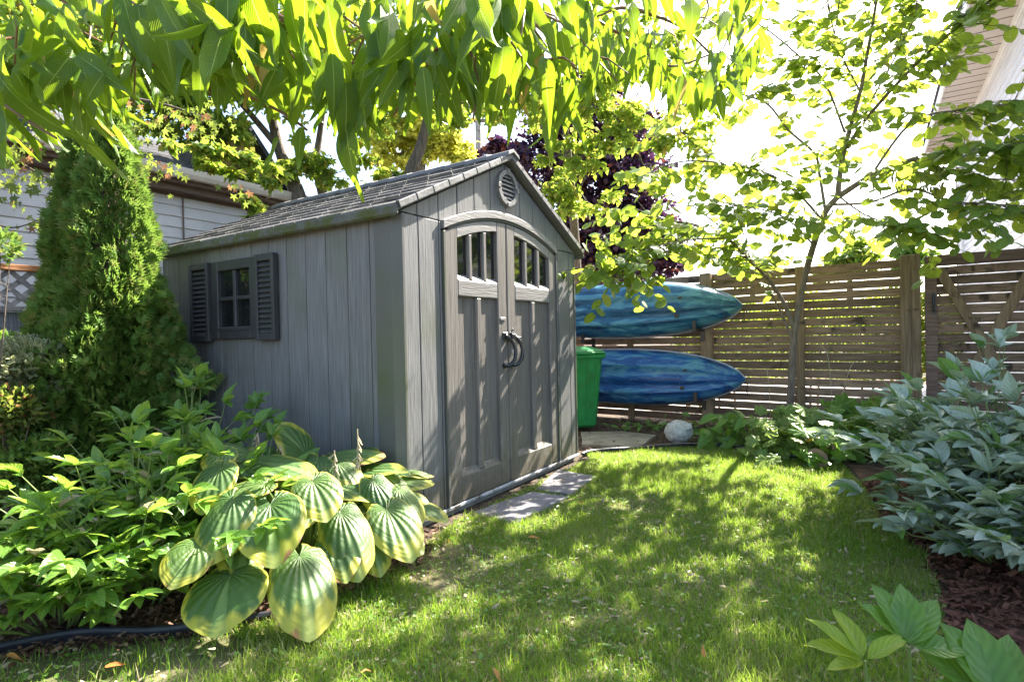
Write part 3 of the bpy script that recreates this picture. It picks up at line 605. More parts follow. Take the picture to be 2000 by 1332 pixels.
# roof
EX = -.10; SLA = math.atan2(.60, 1.25); SLL = 1.25/math.cos(SLA)
roof = MB()
for sg in (1, -1):
    M = Matrix.Translation((CX, 0, 0)) @ Matrix.Diagonal((sg, 1, 1, 1))
    roof.prism([(-1.25, 1.945), (0, 2.545), (0, 2.575), (-1.25, 1.975)], -.055, LEN+.07, M)
ro = roof.obj('roof', MT['rake'], shed)
shm = []
for k in range(5):
    wj = rv(.0, .004); t = rv(.014, .022)
    mb = MB().add([(0, .003, .003), (0, .228, .003), (.185, .228, .0), (.185, .003, .0), (0, .004, t), (0, .226, t-wj), (.185, .228, .004), (.185, .003, .004)], [(3, 2, 1, 0), (4, 7, 6, 5), (0, 1, 5, 4), (1, 2, 6, 5), (2, 3, 7, 6), (3, 0, 4, 7)][1:2]+[(4, 5, 6, 7), (1, 0, 4, 5), (2, 1, 5, 6), (0, 3, 7, 4)])
    m = mb.mesh('shingle'); m.materials.append(MT['shingle']); shm.append(m)
for side in (0, 1):
    for c in range(9):
        for k in range(13):
            y = -.05+k*.2305-(.11 if c % 2 else 0)
            if y < -.06: y = -.05
            if y > LEN-.15: y = LEN-.165
            a = c*.154-.005
            L = Matrix.Translation((-1.25*1.0, 0, 1.977)) @ Matrix.Rotation(-SLA, 4, 'Y') @ Matrix.Translation((a, y, 0))
            M = Matrix.Translation((CX, 0, 0)) @ (Matrix.Identity(4) if side == 0 else Matrix.Translation((0, LEN, 0)) @ Matrix.Rotation(math.pi, 4, 'Z')) @ L
            link('shingle', shm[rnd.randrange(5)], None, ro, M)
MB().box(EX-.022, EX+.012, -.06, LEN+.07, 1.915, 1.982).obj('eave_fascia', MT['fascia'], shed, .012)
MB().box(2.39, 2.422, -.06, LEN+.07, 1.915, 1.982).obj('eave_fascia', MT['fascia'], shed, .012)
for side in (0, 1):
    for k in range(8):
        s0, s1 = k*SLL/8, (k+1)*SLL/8+.004
        mb = MB().box(s0, s1-.006, -.068, -.045, -.030, .012).box(s0, s0+.014, -.070, -.044, -.030, .016)
        M = Matrix.Translation((CX, 0, 0)) @ Matrix.Diagonal((1 if side == 0 else -1, 1, 1, 1)) @ Matrix.Translation((-1.25, 0, 1.985)) @ Matrix.Rotation(-SLA, 4, 'Y')
        for i in range(len(mb.v)): mb.v[i] = tuple(M @ Vector(mb.v[i]))
        mb.obj('rake_cap', MT['rake'], ro, .004)
for k in range(14):
    y0 = -.085+k*.208
    mb = MB().prism([(CX-.085, 2.55), (CX-.075, 2.585), (CX, 2.618), (CX+.075, 2.585), (CX+.085, 2.55), (CX, 2.59)], y0, y0+.213+.0)
    mb.v = [(x, y, z+.006*((y-y0) > .1)*0+(.006 if (y-y0) < .1 else 0)) for x, y, z in mb.v]
    mb.obj('ridge_cap', MT['rake'], ro, .004)

# ------------------------------------------------------------------ slabs, edging, ornament, rocks
def slab(poly, h, mat, name, label, cat, group=None, jit=.006, z0=-.02):
    pts = []
    for i in range(len(poly)):
        a, b = Vector(poly[i]), Vector(poly[(i+1) % len(poly)])
        for k in range(6): pts.append(a.lerp(b, k/6)+Vector((rv(-jit, jit), rv(-jit, jit))))
    c = sum(pts, Vector((0, 0)))/len(pts); n = len(pts)
    v = [((p-c).x, (p-c).y, z0) for p in pts]+[((p-c).x, (p-c).y, h-.004) for p in pts]+[((p-c).x*.985, (p-c).y*.985, h) for p in pts]
    f = [(i, (i+1) % n, (i+1) % n+n, i+n) for i in range(n)]+[(i+n, (i+1) % n+n, (i+1) % n+2*n, i+2*n) for i in range(n)]+[tuple(range(2*n, 3*n))]
    return tag(MB().add(v, f).obj(name, mat, None, M=Matrix.Translation((c.x, c.y, 0))), label, cat, group)
slab(SL1, .022, MT['slate'], 'paving_slab', 'smooth grey paving slab on the lawn nearest the camera below the shed doors', 'paving slab', 'grey slabs in front of the shed')
slab(SL2, .024, MT['slate'], 'paving_slab', 'dappled grey paving slab on the lawn farther along the shed doors', 'paving slab', 'grey slabs in front of the shed')
slab([(.72, 6.0), (1.27, 5.78), (1.62, 6.45), (1.25, 6.75), (.80, 6.75)], .035, MT['flag'], 'flagstone', 'tan flagstone on the ground between the green bin and the stone ornament', 'flagstone')
def edging(pts, label, r=.016):
    P = [Vector(p) for p in pts]; Q = []
    for i in range(len(P)-1):
        for k in range(6): Q.append(P[i].lerp(P[i+1], k/6))
    Q.append(P[-1]); Q = [Vector((q.x, q.y, .035+.006*math.sin(i*.7))) for i, q in enumerate(Q)]
    for _ in range(3): Q = [Q[0]]+[(Q[i-1]+Q[i]*2+Q[i+1])/4 for i in range(1, len(Q)-1)]+[Q[-1]]
    c = Q[len(Q)//2].copy(); c.z = 0
    mb = MB().tube([q-c for q in Q], r, 8)
    n = len(Q); v = [tuple(q-c+Vector((0, 0, 0))) for q in Q]+[tuple(q-c-Vector((0, 0, q.z+.02))) for q in Q]
    root = thing('garden_edging', label, 'garden edging', c)
    mb.obj('top_tube', MT['edging'], root, smooth=True)
    MB().add(v, [(i, i+1, i+1+n, i+n) for i in range(n-1)]).obj('skirt', MT['edging'], root)
edging([(-2.9, 1.95), (-2.2, 2.12), (-1.761, 2.30), (-1.376, 2.30), (-1.011, 2.42), (-.87, 2.65), (-.70, 2.86)], 'black plastic edging along the mulch under the hosta leaves')
edging([(.66, 5.50), (.78, 5.66), (1.0, 5.69), (1.509, 5.83), (1.95, 5.89), (2.25, 5.67), (2.45, 5.25), (2.7, 5.15)], 'black plastic edging curving past the round stone ornament')
# bark log / bent edging end beside the hosta
mb = MB()
for k in range(46):
    t = k/45; p = Vector((-.90, 2.60, .02)).lerp(Vector((-.60, 2.98, .02)), t)
    M = Matrix.Translation((p.x+rv(-.05, .05)+.74, p.y+rv(-.03, .03)-2.8, .012+rv(0, .03))) @ Matrix.Rotation(R(52+rv(-25, 25)), 4, 'Z') @ Matrix.Rotation(rv(-.3, .3), 4, 'X') @ Matrix.Rotation(rv(-.3, .3), 4, 'Y')
    mb.box(-rv(.03, .08), rv(.03, .08), -rv(.006, .015), rv(.006, .015), -.004, .006, M)
tag(mb.obj('bark_pile', MT['chip'], M=Matrix.Translation((-.74, 2.8, 0))), 'low heap of split brown bark strips beside the lowest hosta leaves', 'bark', kind='stuff')
# stone ornament
orn = thing('stone_ornament', 'round pale stone animal ornament with small raised head behind the black edging', 'garden ornament', (1.775, 6.10, 0))
bm = bmesh.new(); bmesh.ops.create_icosphere(bm, subdivisions=5, radius=1)
cell = [Vector((NR.normal(), NR.normal(), NR.normal())).normalized() for _ in range(110)]
ca_ = np.array([list(c) for c in cell])
for v in bm.verts:
    p = np.array(v.co); dd = np.sort(np.linalg.norm(ca_-p, axis=1)); e = dd[1]-dd[0]
    k = 1+.075*min(1, e*7)-.05
    v.co = Vector((v.co.x*.150*k, v.co.y*.135*k, max(-.118, v.co.z*.128*k)+.122))
me = bpy.data.meshes.new('body'); bm.to_mesh(me); bm.free(); me.polygons.foreach_set('use_smooth', [True]*len(me.polygons))
link('body', me, MT['stonew'], orn)
hd = MB()
for (cx, cy, cz, rx, ry, rz) in ((.075, -.085, .185, .045, .045, .04), (.062, -.118, .178, .026, .026, .02), (.045, -.07, .222, .016, .010, .014), (.105, -.07, .218, .016, .010, .014)):
    b2 = bmesh.new(); bmesh.ops.create_uvsphere(b2, u_segments=14, v_segments=9, radius=1)
    hd.add([(v.co.x*rx+cx, v.co.y*ry+cy, v.co.z*rz+cz) for v in b2.verts], [tuple(v.index for v in f.verts) for f in b2.faces]); b2.free()
hd.obj('head', MT['stonew'], orn, smooth=True)
def rock(loc, sx, sy, sz, label, seed, name='garden_rock', mat='rock'):
    bm = bmesh.new(); bmesh.ops.create_icosphere(bm, subdivisions=3, radius=1)
    for v in bm.verts:
        k = 1+.25*mnoise.noise(v.co*1.3+Vector((seed, 0, 0))); v.co = Vector((v.co.x*sx*k, v.co.y*sy*k, v.co.z*sz*k))
    me = bpy.data.meshes.new(name); bm.to_mesh(me); bm.free()
    return tag(link(name, me, MT[mat], None, Matrix.Translation(loc)), label, 'rock')
rock((2.62, 2.95, .04), .11, .10, .08, 'smooth grey rock half hidden in the mulch under the silvery peony', 2)

# ------------------------------------------------------------------ fence and gate
FANG = math.atan2(-.593, .805)
fence = thing('slat_fence', 'brown cedar fence of horizontal slats with daylight gaps behind the kayaks', 'fence', fpt(0), FANG)
MF = lambda: None
bays = [(-4.28, -2.14), (-2.14, 0), (0, 2.14)]
slm = []
for k in range(6):
    a = 1.0+rv(-.02, .02); mb = MB(); n = 8
    for i in range(n):
        pass
    x = [2.0*i/n for i in range(n+1)]; z0 = [rv(-.0018, .0018) for _ in x]; z1 = [.0885+rv(-.0018, .0018) for _ in x]
    v = [(a_, 0, b) for a_, b in zip(x, z0)]+[(a_, 0, b) for a_, b in zip(x, z1)]+[(a_, .019, b) for a_, b in zip(x, z0)]+[(a_, .019, b) for a_, b in zip(x, z1)]
    m_ = n+1; f = [(i, i+1, i+1+m_, i+m_) for i in range(n)]+[(i+2*m_, i+3*m_, i+1+3*m_, i+1+2*m_) for i in range(n)]+[(i+m_, i+1+m_, i+1+3*m_, i+3*m_) for i in range(n)]+[(i, i+2*m_, i+1+2*m_, i+1) for i in range(n)]
    me = MB().add(v, f).mesh('slat'); me.materials.append(MT['fence']); slm.append(me)
for bi, (a, b) in enumerate(bays):
    for k in range(19):
        link('slat', slm[rnd.randrange(6)], None, fence, Matrix.Translation((a+.07, .03+rv(-.002, .002), .035+k*.1+rv(-.002, .002))) @ Matrix.Rotation(rv(-.0012, .0012), 4, 'Y'))
for s in (-4.28, -2.14, 0):
    MB().box(s-.07, s+.07, -.07, .07, -.1, 1.935).obj('post', MT['post'], fence, .008)
MB().box(2.14-.10, 2.14+.075, -.08, .06, -.1, 1.955).obj('post', MT['post'], fence, .008)
for s in (-3.21, -1.07, 1.07): MB().box(s-.045, s+.045, -.010, .028, -.05, 1.93).obj('batten', MT['post'], fence, .004)
# cracks in the near post as dark inset wedge
MB().box(2.135, 2.141, -.083, -.079, .6, 1.9).box(2.128, 2.133, -.083, -.079, .9, 1.45).obj('crack', MT['darktrim'], fence)
gate = thing('fence_gate', 'brown cedar gate with crossed diagonal braces and black pull handle', 'gate', fpt(2.25), FANG)
GW = .98
for k in range(19): 
    o = link('slat', slm[rnd.randrange(6)], None, gate, Matrix.Translation((.03, .036+rv(-.002, .002), .05+k*.0985)) @ Matrix.Diagonal((GW/2*.96, 1, 1, 1)))
MB().box(0, .105, -.0, .034, .03, 1.925).box(GW-.105, GW, 0, .034, .03, 1.925).obj('stile', MT['gatew'], gate, .004)
MB().box(.105, GW-.105, -.001, .034, 1.83, 1.935).box(.105, GW-.105, -.001, .034, .04, .14).obj('rail', MT['gatew'], gate, .004)
def brace(x0, z0, x1, z1, y, wd=.09):
    L = math.hypot(x1-x0, z1-z0); a = math.atan2(z1-z0, x1-x0)
    MB().box(0, L, y, y+.022, -wd/2, wd/2, Matrix.Translation((x0, 0, z0)) @ Matrix.Rotation(-a, 4, 'Y')).obj('brace', MT['post'], gate, .004)
brace(.12, 1.79, GW-.12, .18, -.014); brace(.12, .18, GW-.12, 1.79, .009)
MB().tube([(.075, -.002, 1.52), (.075, -.045, 1.51), (.075, -.05, 1.44), (.075, -.045, 1.37), (.075, -.002, 1.36)], .011, 8).box(.06, .09, -.008, 0, 1.33, 1.55).obj('handle', MT['black'], gate)
# ------------------------------------------------------------------ kayaks on the fence
def kayak(mat, zc, s_tip, label, flipw):
    L = 3.15; n = 44; m = 40; Wd = .74; V = []
    k = thing('kayak', label, 'kayak', fpt(s_tip-L/2, -.17)+Vector((0, 0, zc)), FANG, 'kayaks hung on the fence')
    def wdt(t): 
        q = abs(2*t-1); return Wd/2*max(0, 1-q**2.6)**.62*(1-.04*q)
    for i in range(n+1):
        t = i/n; q = abs(2*t-1); hw = max(.012, wdt(t)); dep = .27*(1-q**3.2)**.6+.03; x = (t-.5)*L; dro = .10*q**3
        for j in range(m+1):
            a = math.pi*j/m; c, s_ = math.cos(a), math.sin(a)
            z = hw*(abs(c)**.80)*(1 if c > 0 else -1); y = -dep*(s_**.62)
            rib = .030*math.exp(-((abs(z)/hw-.50)/.06)**2)*(1-q**4)-.022*math.exp(-((abs(z)/hw-.24)/.10)**2)*(1-q**3)-.014*math.exp(-((z/hw)/.10)**2)*0+.022*math.exp(-((z/hw)/.06)**2)*min(1, q*2.2)
            V.append((x, y-rib*(1 if s_ > .1 else 0)+dro, z))
    base = len(V)
    for i in range(n+1):   # deck
        t = i/n; q = abs(2*t-1); hw = max(.012, wdt(t)); x = (t-.5)*L; dro = .10*q**3
        for j in range(m+1):
            z = hw*math.cos(math.pi*j/m); V.append((x, .05*(1-q**3)*math.sin(math.pi*j/m)*(-1 if .25 < t < .7 and 8 < j < 32 else 1)+dro, z))
    w_ = m+1; f = [(i*w_+j, i*w_+j+1, (i+1)*w_+j+1, (i+1)*w_+j) for i in range(n) for j in range(m)]
    f += [(base+i*w_+j, base+(i+1)*w_+j, base+(i+1)*w_+j+1, base+i*w_+j+1) for i in range(n) for j in range(m)]
    f += [tuple([j for j in range(m+1)]+[base+j for j in range(m, -1, -1)])[:0] or (0, base, base+m, m)]
    o = MB().add(V, f).obj('hull', MT[mat], k); me = o.data; me.polygons.foreach_set('use_smooth', [True]*len(me.polygons))
    for sg in (1, -1):
        pts = [((i/40-.5)*L, .10*abs(2*i/40-1)**3-.002, sg*(max(.012, wdt(i/40))+.004)) for i in range(41)]
        MB().tube(pts, .008, 6).obj('seam_rim', MT['cord'], k, smooth=True)
    for (x, z) in ((.92-flipw, .13), (.88-flipw, -.10), (-.6, .13), (-.6, -.10)):
        t = x/L+.5; q = abs(2*t-1); hw = wdt(t); dep = .27*(1-q**3.2)**.6+.03; c = min(.99, abs(z)/hw)**(1/.80); s_ = math.sqrt(1-c*c); y = -dep*s_**.62+.10*q**3
        MB().lathe([(.004, -.012), (.024, -.012), (.026, .01), (.004, .012)], 14, Matrix.Translation((x, y, z)) @ Matrix.Rotation(R(90), 4, 'X')).obj('scupper', MT['black'], k, smooth=True)
    tx = L/2
    MB().tube([(tx-.03, .09, -.01), (tx+.03, .08, -.05), (tx+.015, .09, -.14), (tx+.03, .08, -.19)], .006, 6).tube([(tx+.0, .08, -.19), (tx+.06, .08, -.19)], .012, 7).obj('grab_handle', MT['black'], k, smooth=True)
    return k
kayak('kayak1', 1.50, .45, 'pale teal blue marbled kayak hung highest on the fence', .0)
kayak('kayak2', .605, .47, 'deep blue marbled kayak hung lower on the fence above the green bin', -.03)
def bracket(s, z, label):
    o = thing('kayak_bracket', label, 'bracket', fpt(s, -.07)+Vector((0, 0, z)), FANG, 'black brackets carrying the kayaks')
    MB().box(-.03, .03, -.010, 0, -.16, .06).obj('back_plate', MT['black'], o, .003)
    MB().box(-.022, .022, -.30, -.011, -.035, .0).obj('arm', MT['black'], o, .003)
    MB().box(-.022, .022, -.33, -.301, -.035, .095).obj('lip', MT['black'], o, .003)
bracket(-.04, 1.235, 'black bracket arm on the post under the tip of the upper kayak'); bracket(-.04, .36, 'black bracket arm on the post under the tip of the lower kayak')
bracket(-1.60, 1.10, 'black bracket arm under the middle of the upper kayak'); bracket(-1.60, .20, 'black bracket arm under the middle of the lower kayak')
tag(MB().tube([(0, 0, 0), (.05, -.02, -.03), (.14, -.03, -.09), (.22, -.02, -.06), (.27, 0, .05), (.26, .02, .10)], .007, 6).obj('cord', MT['cord'], smooth=True, M=Matrix.Translation(fpt(-.02, -.22)+Vector((0, 0, .50)))), 'loose pale blue cord hanging under the lower kayak tip', 'cord')
# ------------------------------------------------------------------ green bin
bn = thing('wheelie_bin', 'green plastic wheeled bin with hinged lid half hidden behind the shed corner', 'bin', (.77, 7.08, 0), R(14))
def frust(mb, w0, d0, z0, w1, d1, z1):
    v = [(-w0, -d0, z0), (w0, -d0, z0), (w0, d0, z0), (-w0, d0, z0), (-w1, -d1, z1), (w1, -d1, z1), (w1, d1, z1), (-w1, d1, z1)]
    return mb.add(v, [(3, 2, 1, 0), (4, 5, 6, 7), (0, 1, 5, 4), (1, 2, 6, 5), (2, 3, 7, 6), (3, 0, 4, 7)])
mb = frust(MB(), .20, .22, .06, .265, .30, .93); mb.obj('body', MT['bin'], bn, .03)
mb = frust(MB(), .285, .325, .90, .29, .33, .955); mb.obj('rim', MT['bin'], bn, .012)
mb = MB(); frust(mb, .30, .34, .957, .285, .325, .985); frust(mb, .28, .31, .9855, .25, .27, 1.012); frust(mb, .24, .26, 1.0125, .15, .17, 1.04); mb.obj('lid', MT['bin'], bn, .014)
MB().box(-.10, .10, -.36, -.335, .955, .985).box(-.12, -.09, .33, .40, .93, .97).box(.09, .12, .33, .40, .93, .97).tube([(-.2, .39, .95), (.2, .39, .95)], .014).obj('lid_handle', MT['bin'], bn, .004)
mb = MB()
for x in (-.17, -.06, .06, .17): mb.add([(x-.012, -.222, .15), (x+.012, -.222, .15), (x+.014, -.296, .88), (x-.014, -.296, .88), (x-.012, -.238, .15), (x+.012, -.238, .15), (x+.014, -.310, .88), (x-.014, -.310, .88)], [(4, 5, 6, 7), (0, 4, 7, 3), (1, 2, 6, 5), (0, 1, 5, 4), (3, 7, 6, 2)])
for y in (-.12, .12): mb.add([(.202, y-.05, .2), (.202, y+.05, .2), (.255, y+.06, .82), (.255, y-.06, .82), (.222, y-.04, .2), (.222, y+.04, .2), (.275, y+.05, .82), (.275, y-.05, .82)], [(7, 4, 5, 6), (0, 4, 7, 3), (1, 2, 6, 5), (0, 1, 5, 4), (3, 7, 6, 2)])
mb.obj('rib', MT['bin'], bn, .005)
for x in (-.23, .23): MB().lathe([(.03, -.025), (.10, -.025), (.10, .025), (.03, .025)], 20, Matrix.Translation((x, .2, .10)) @ Matrix.Rotation(R(90), 4, 'Y')).obj('wheel', MT['black'], bn, smooth=True)

# ------------------------------------------------------------------ neighbour garage on the left (shed axes)
gar = thing('neighbour_garage', 'pale clapboard garage with cream gutter and dark shingle roof behind the shed', 'garage', (OX, OY, 0), TH)
sbm = MB().add([(0, 0, 0), (7.4, 0, 0), (7.4, .016, .128), (0, .016, .128), (0, .02, 0), (7.4, .02, 0)], [(0, 1, 2, 3), (4, 5, 1, 0)]).mesh('siding_board'); sbm.materials.append(MT['siding'])
for k in range(23): link('siding_board', sbm, None, gar, Matrix.Translation((-5, 4.45, .15+k*.126)))
MB().box(-5, 2.4, 4.475, 4.6, 0, 3.05).box(2.28, 2.4, 4.6, 9, 0, 3.05).obj('wall', MT['siding'], gar)
MB().box(1.02, 1.035, 4.44, 4.448, .2, 3.0).obj('seam_strip', MT['darktrim'], gar)
MB().box(-5, 2.42, 4.20, 4.44, 3.0, 3.03).obj('soffit_board', MT['darktrim'], gar)
MB().box(-5, 2.40, 4.21, 4.9, 3.031, 3.079).box(-5, 2.4, 4.441, 4.474, 2.9, 3.03).obj('light_leak_filler', MT['darktrim'], gar)  # added filler boxes that stop sun leaking between wall and roof
MB().box(-5, 2.45, 4.30, 4.44, 2.93, 2.998).obj('frieze', MT['darktrim'], gar)
mb = MB().prism([(0, 0), (.10, 0), (.115, .10), (.10, .10), (.09, .012), (0, .012)], -5, 2.5, Matrix(((0, 0, 0, 0), (0, 0, 0, 0), (0, 0, 0, 0), (0, 0, 0, 1)))) if False else MB()
pr = [(4.19, 3.045), (4.11, 3.045), (4.085, 3.09), (4.075, 3.15), (4.09, 3.15), (4.10, 3.10), (4.12, 3.06), (4.19, 3.06)]
n = len(pr); mb.add([(-5, y, z) for y, z in pr]+[(2.5, y, z) for y, z in pr], [tuple(range(n)), tuple(range(2*n-1, n-1, -1))]+[(i, i+n, (i+1) % n+n, (i+1) % n) for i in range(n)])
mb.obj('gutter', MT['gutter'], gar)
for x in (-.5, .75, 1.95): MB().box(x, x+.02, 4.072, 4.20, 3.03, 3.155).obj('gutter_clip', MT['gutter'], gar)
rf = MB().add([(-5, 4.15, 3.14), (2.55, 4.15, 3.14), (2.55, 7.0, 4.35), (-5, 7.0, 4.35), (-5, 4.15, 3.08), (2.55, 4.15, 3.08), (2.55, 7, 4.29), (-5, 7, 4.29)], [(0, 1, 2, 3), (4, 7, 6, 5), (0, 4, 5, 1), (1, 5, 6, 2)]).obj('roof', MT['asphalt'], gar)
am = MB().box(0, .95, 0, .2, 0, .009).mesh('shingle'); am.materials.append(MT['asphalt'])
ra = math.atan2(1.21, 2.85)
for c in range(12):
    for k in range(8): link('shingle', am, None, rf, Matrix.Translation((-5+k*.96-(.4 if c % 2 else 0), 4.15, 3.145)) @ Matrix.Rotation(ra, 4, 'X') @ Matrix.Translation((0, c*.19, .002+.004*(c % 2))))
# small gable with tan face at the right end
MB().prism([(1.15, 3.22), (2.35, 3.22), (1.75, 3.95)], 4.5, 4.55).obj('gable_face', MT['tan'], gar)
MB().prism([(1.0, 3.16), (1.75, 4.05), (1.75, 3.96), (1.12, 3.2)], 4.3, 6.0).prism([(1.752, 4.05), (2.5, 3.16), (2.38, 3.2), (1.752, 3.96)], 4.3, 6.0).obj('gable_roof', MT['asphalt'], gar)
# tall white house behind garage
hs = thing('white_house', 'tall white clapboard house with an upstairs window far behind the garage', 'house', tuple(shedw(0, 11, 0)), TH)
MB().box(-9, 3.0, 0, 7, 0, 6.6).obj('wall', MT['white'], hs)
wb = MB().add([(0, -.004, 0), (12, -.004, 0), (12, -.02+.016, .2), (0, -.004, .2), (0, -.03, 0), (12, -.03, 0)], [(4, 5, 2, 3), (0, 1, 5, 4)]).mesh('siding_board'); wb.materials.append(MT['white'])
for k in range(32): link('siding_board', wb, None, hs, Matrix.Translation((-9, 0, .1+k*.2)))
def hwin(par, x, z, w_, h_):
    f = MB().box(x-.08, x, -.07, -.01, z, z+h_).box(x+w_, x+w_+.08, -.07, -.01, z, z+h_).box(x-.08, x+w_+.08, -.071, -.01, z-.08, z).box(x-.08, x+w_+.08, -.071, -.01, z+h_, z+h_+.08).box(x, x+w_, -.06, -.01, z+h_/2-.03, z+h_/2+.03).obj('window', MT['white'], par)
    MB().box(x, x+w_, -.045, -.036, z, z+h_).obj('pane', MT['glassb'], f)
MT['glassb'] = mk('sky_pane', [(.10, .13, .2), (.16, .2, .28)], (1, 1, 1), 1, .06, .01, spec=.9)
hwin(hs, .2, 4.0, 1.1, 1.5); hwin(hs, -3.6, 4.0, 1.1, 1.5)
MB().prism([(-9.4, 6.5), (3.4, 6.5), (2.6, 8.6), (-11.5, 8.6)], -.4, 7.4).obj('roof', MT['asphalt'], hs)
# lattice fence at left
lat = thing('lattice_fence', 'weathered grey board fence topped with diagonal lattice and an orange rail beside the cedar', 'fence', tuple(shedw(0, 3.41, 0)), TH)
bdm = MB().box(.003, .137, 0, .018, .05, 1.47).mesh('board'); bdm.materials.append(MT['oldwood'])
for k in range(28): link('board', bdm, None, lat, Matrix.Translation((-3.2+k*.14, rv(-.003, .003), 0)))
MB().box(-3.2, .75, -.035, .018, 1.475, 1.515).obj('middle_rail', MT['lattice'], lat, .004)
MB().box(-3.2, .75, -.03, .03, 1.80, 1.85).obj('top_rail', MT['orangew'], lat, .005)
for x in (-2.9, -1.06, .72): MB().box(x-.045, x+.045, .02, .11, 0, 1.9).obj('post', MT['oldwood'], lat, .006)
for dr_ in (1, -1):
    x = -3.2
    while x < .75-.29:
        p = Vector((x if dr_ > 0 else x+.29, .004 if dr_ > 0 else -.004, 1.515)); q = Vector((x+.29 if dr_ > 0 else x, p.y, 1.80)); dv = q-p; a = math.atan2(dv.z, dv.x)
        MB().box(0, dv.length, -.004, .003, -.019, .019, Matrix.Translation(p) @ Matrix.Rotation(-a, 4, 'Y')).obj('lattice_strip', MT['lattice'], lat)
        x += .145
# ------------------------------------------------------------------ house on the right
rh = thing('side_house', 'tall white sided house with beige eave rising beyond the gate at the right edge', 'house', (10.84, 13.73, 0), TH)
# local x = u (away from the camera), y = SD (towards the viewer's left)
sb = MB().add([(-11.5, .004, 0), (0, .004, 0), (0, .004, .14), (-11.5, .004, .14), (-11.5, .022, 0), (0, .022, 0)], [(5, 4, 3, 2), (1, 0, 4, 5)]).mesh('siding_board'); sb.materials.append(MT['siding2'])
for k in range(39): link('siding_board', sb, None, rh, Matrix.Translation((0, 0, .05+k*.14)))
MB().box(-11.5, 0, -8, 0, 0, 5.5).obj('wall', MT['siding2'], rh)
MB().box(-11.5, .1, .03, .62, 5.5, 5.52).obj('soffit', MT['soffit'], rh)
sf = MB().box(0, .004, .03, .62, 5.492, 5.4995).mesh('soffit_groove'); sf.materials.append(MT['darktrim'])
for k in range(37): link('soffit_groove', sf, None, rh, Matrix.Translation((-.3-k*.3, 0, 0)))
MB().box(-11.5, .1, .62, .65, 5.46, 5.68).obj('fascia', MT['white'], rh)
MB().box(-11.5, .1, .024, .05, 5.38, 5.498).obj('frieze', MT['white'], rh)
MB().box(-.12, .0, .024, .045, 0, 5.37).obj('corner_board', MT['soffit'], rh)
MB().tube([(-1.3, .07, 0), (-1.3, .07, 5.3)], .04, 8).obj('downspout', MT['white'], rh)
MB().prism([(-11.6, 5.69), (.12, 5.69), (.12, 5.75), (-11.6, 5.75)], -8, .68).obj('roof', MT['asphalt'], rh)
# utility pole
up = at(935, 300, 24); pole = thing('utility_pole', 'thin grey utility pole showing above the shed ridge', 'utility pole', (up.x, up.y, 0))
MB().tube([(0, 0, 0), (0, 0, 11)], [.16, .12], 10).obj('mast', MT['concrete'], pole, smooth=True)
MB().box(-.9, .9, -.05, .05, 10.2, 10.32).obj('crossarm', MT['bark'], pole)
# ------------------------------------------------------------------ trees
def polyline(pts, n=5):
    P = [at(*p) for p in pts]; Q = []
    for i in range(len(P)-1):
        p0, p1, p2, p3 = P[max(i-1, 0)], P[i], P[i+1], P[min(i+2, len(P)-1)]
        for k in range(n):
            t = k/n; Q.append(.5*((2*p1)+(p2-p0)*t+(2*p0-5*p1+4*p2-p3)*t*t+(3*p1-3*p2+p3-p0)*t**3))
    Q.append(P[-1]); return Q
HEART = [heart(2, 14, rv(.1, .4), rv(.0, .3), rv(.01, .035), 0, i) for i in range(6)]
LANCE = [leaf(lance, 12, 4, .25+.03*(i % 3), rv(.15, .9), b, rv(.015, .05), rv(-.9, .9), i, i*1.3) for i, b in enumerate((-.1, .15, .35, .55, .8, .25, -.35, .1))]
PEONY = [leaf(ellip, 7, 4, .40+.05*(i % 3), rv(.25, .8), b, rv(.0, .03), rv(-.2, .2), i, i) for i, b in enumerate((.1, .25, .4, .05, .3, .2))]
SMALL = [leaf(ellip, 3, 2, .5, .4, b) for b in (.1, .3)]
HOSTA = [heart(10, 132, b, c, wv, 20, i) for i, (b, c, wv) in enumerate(((.25, .10, .018), (.38, .05, .03), (.15, .2, .022), (.45, .1, .04), (.3, .25, .012)))]
PALM = [palmate(i) for i in range(4)]; LOBED = [lobed(i) for i in range(4)]

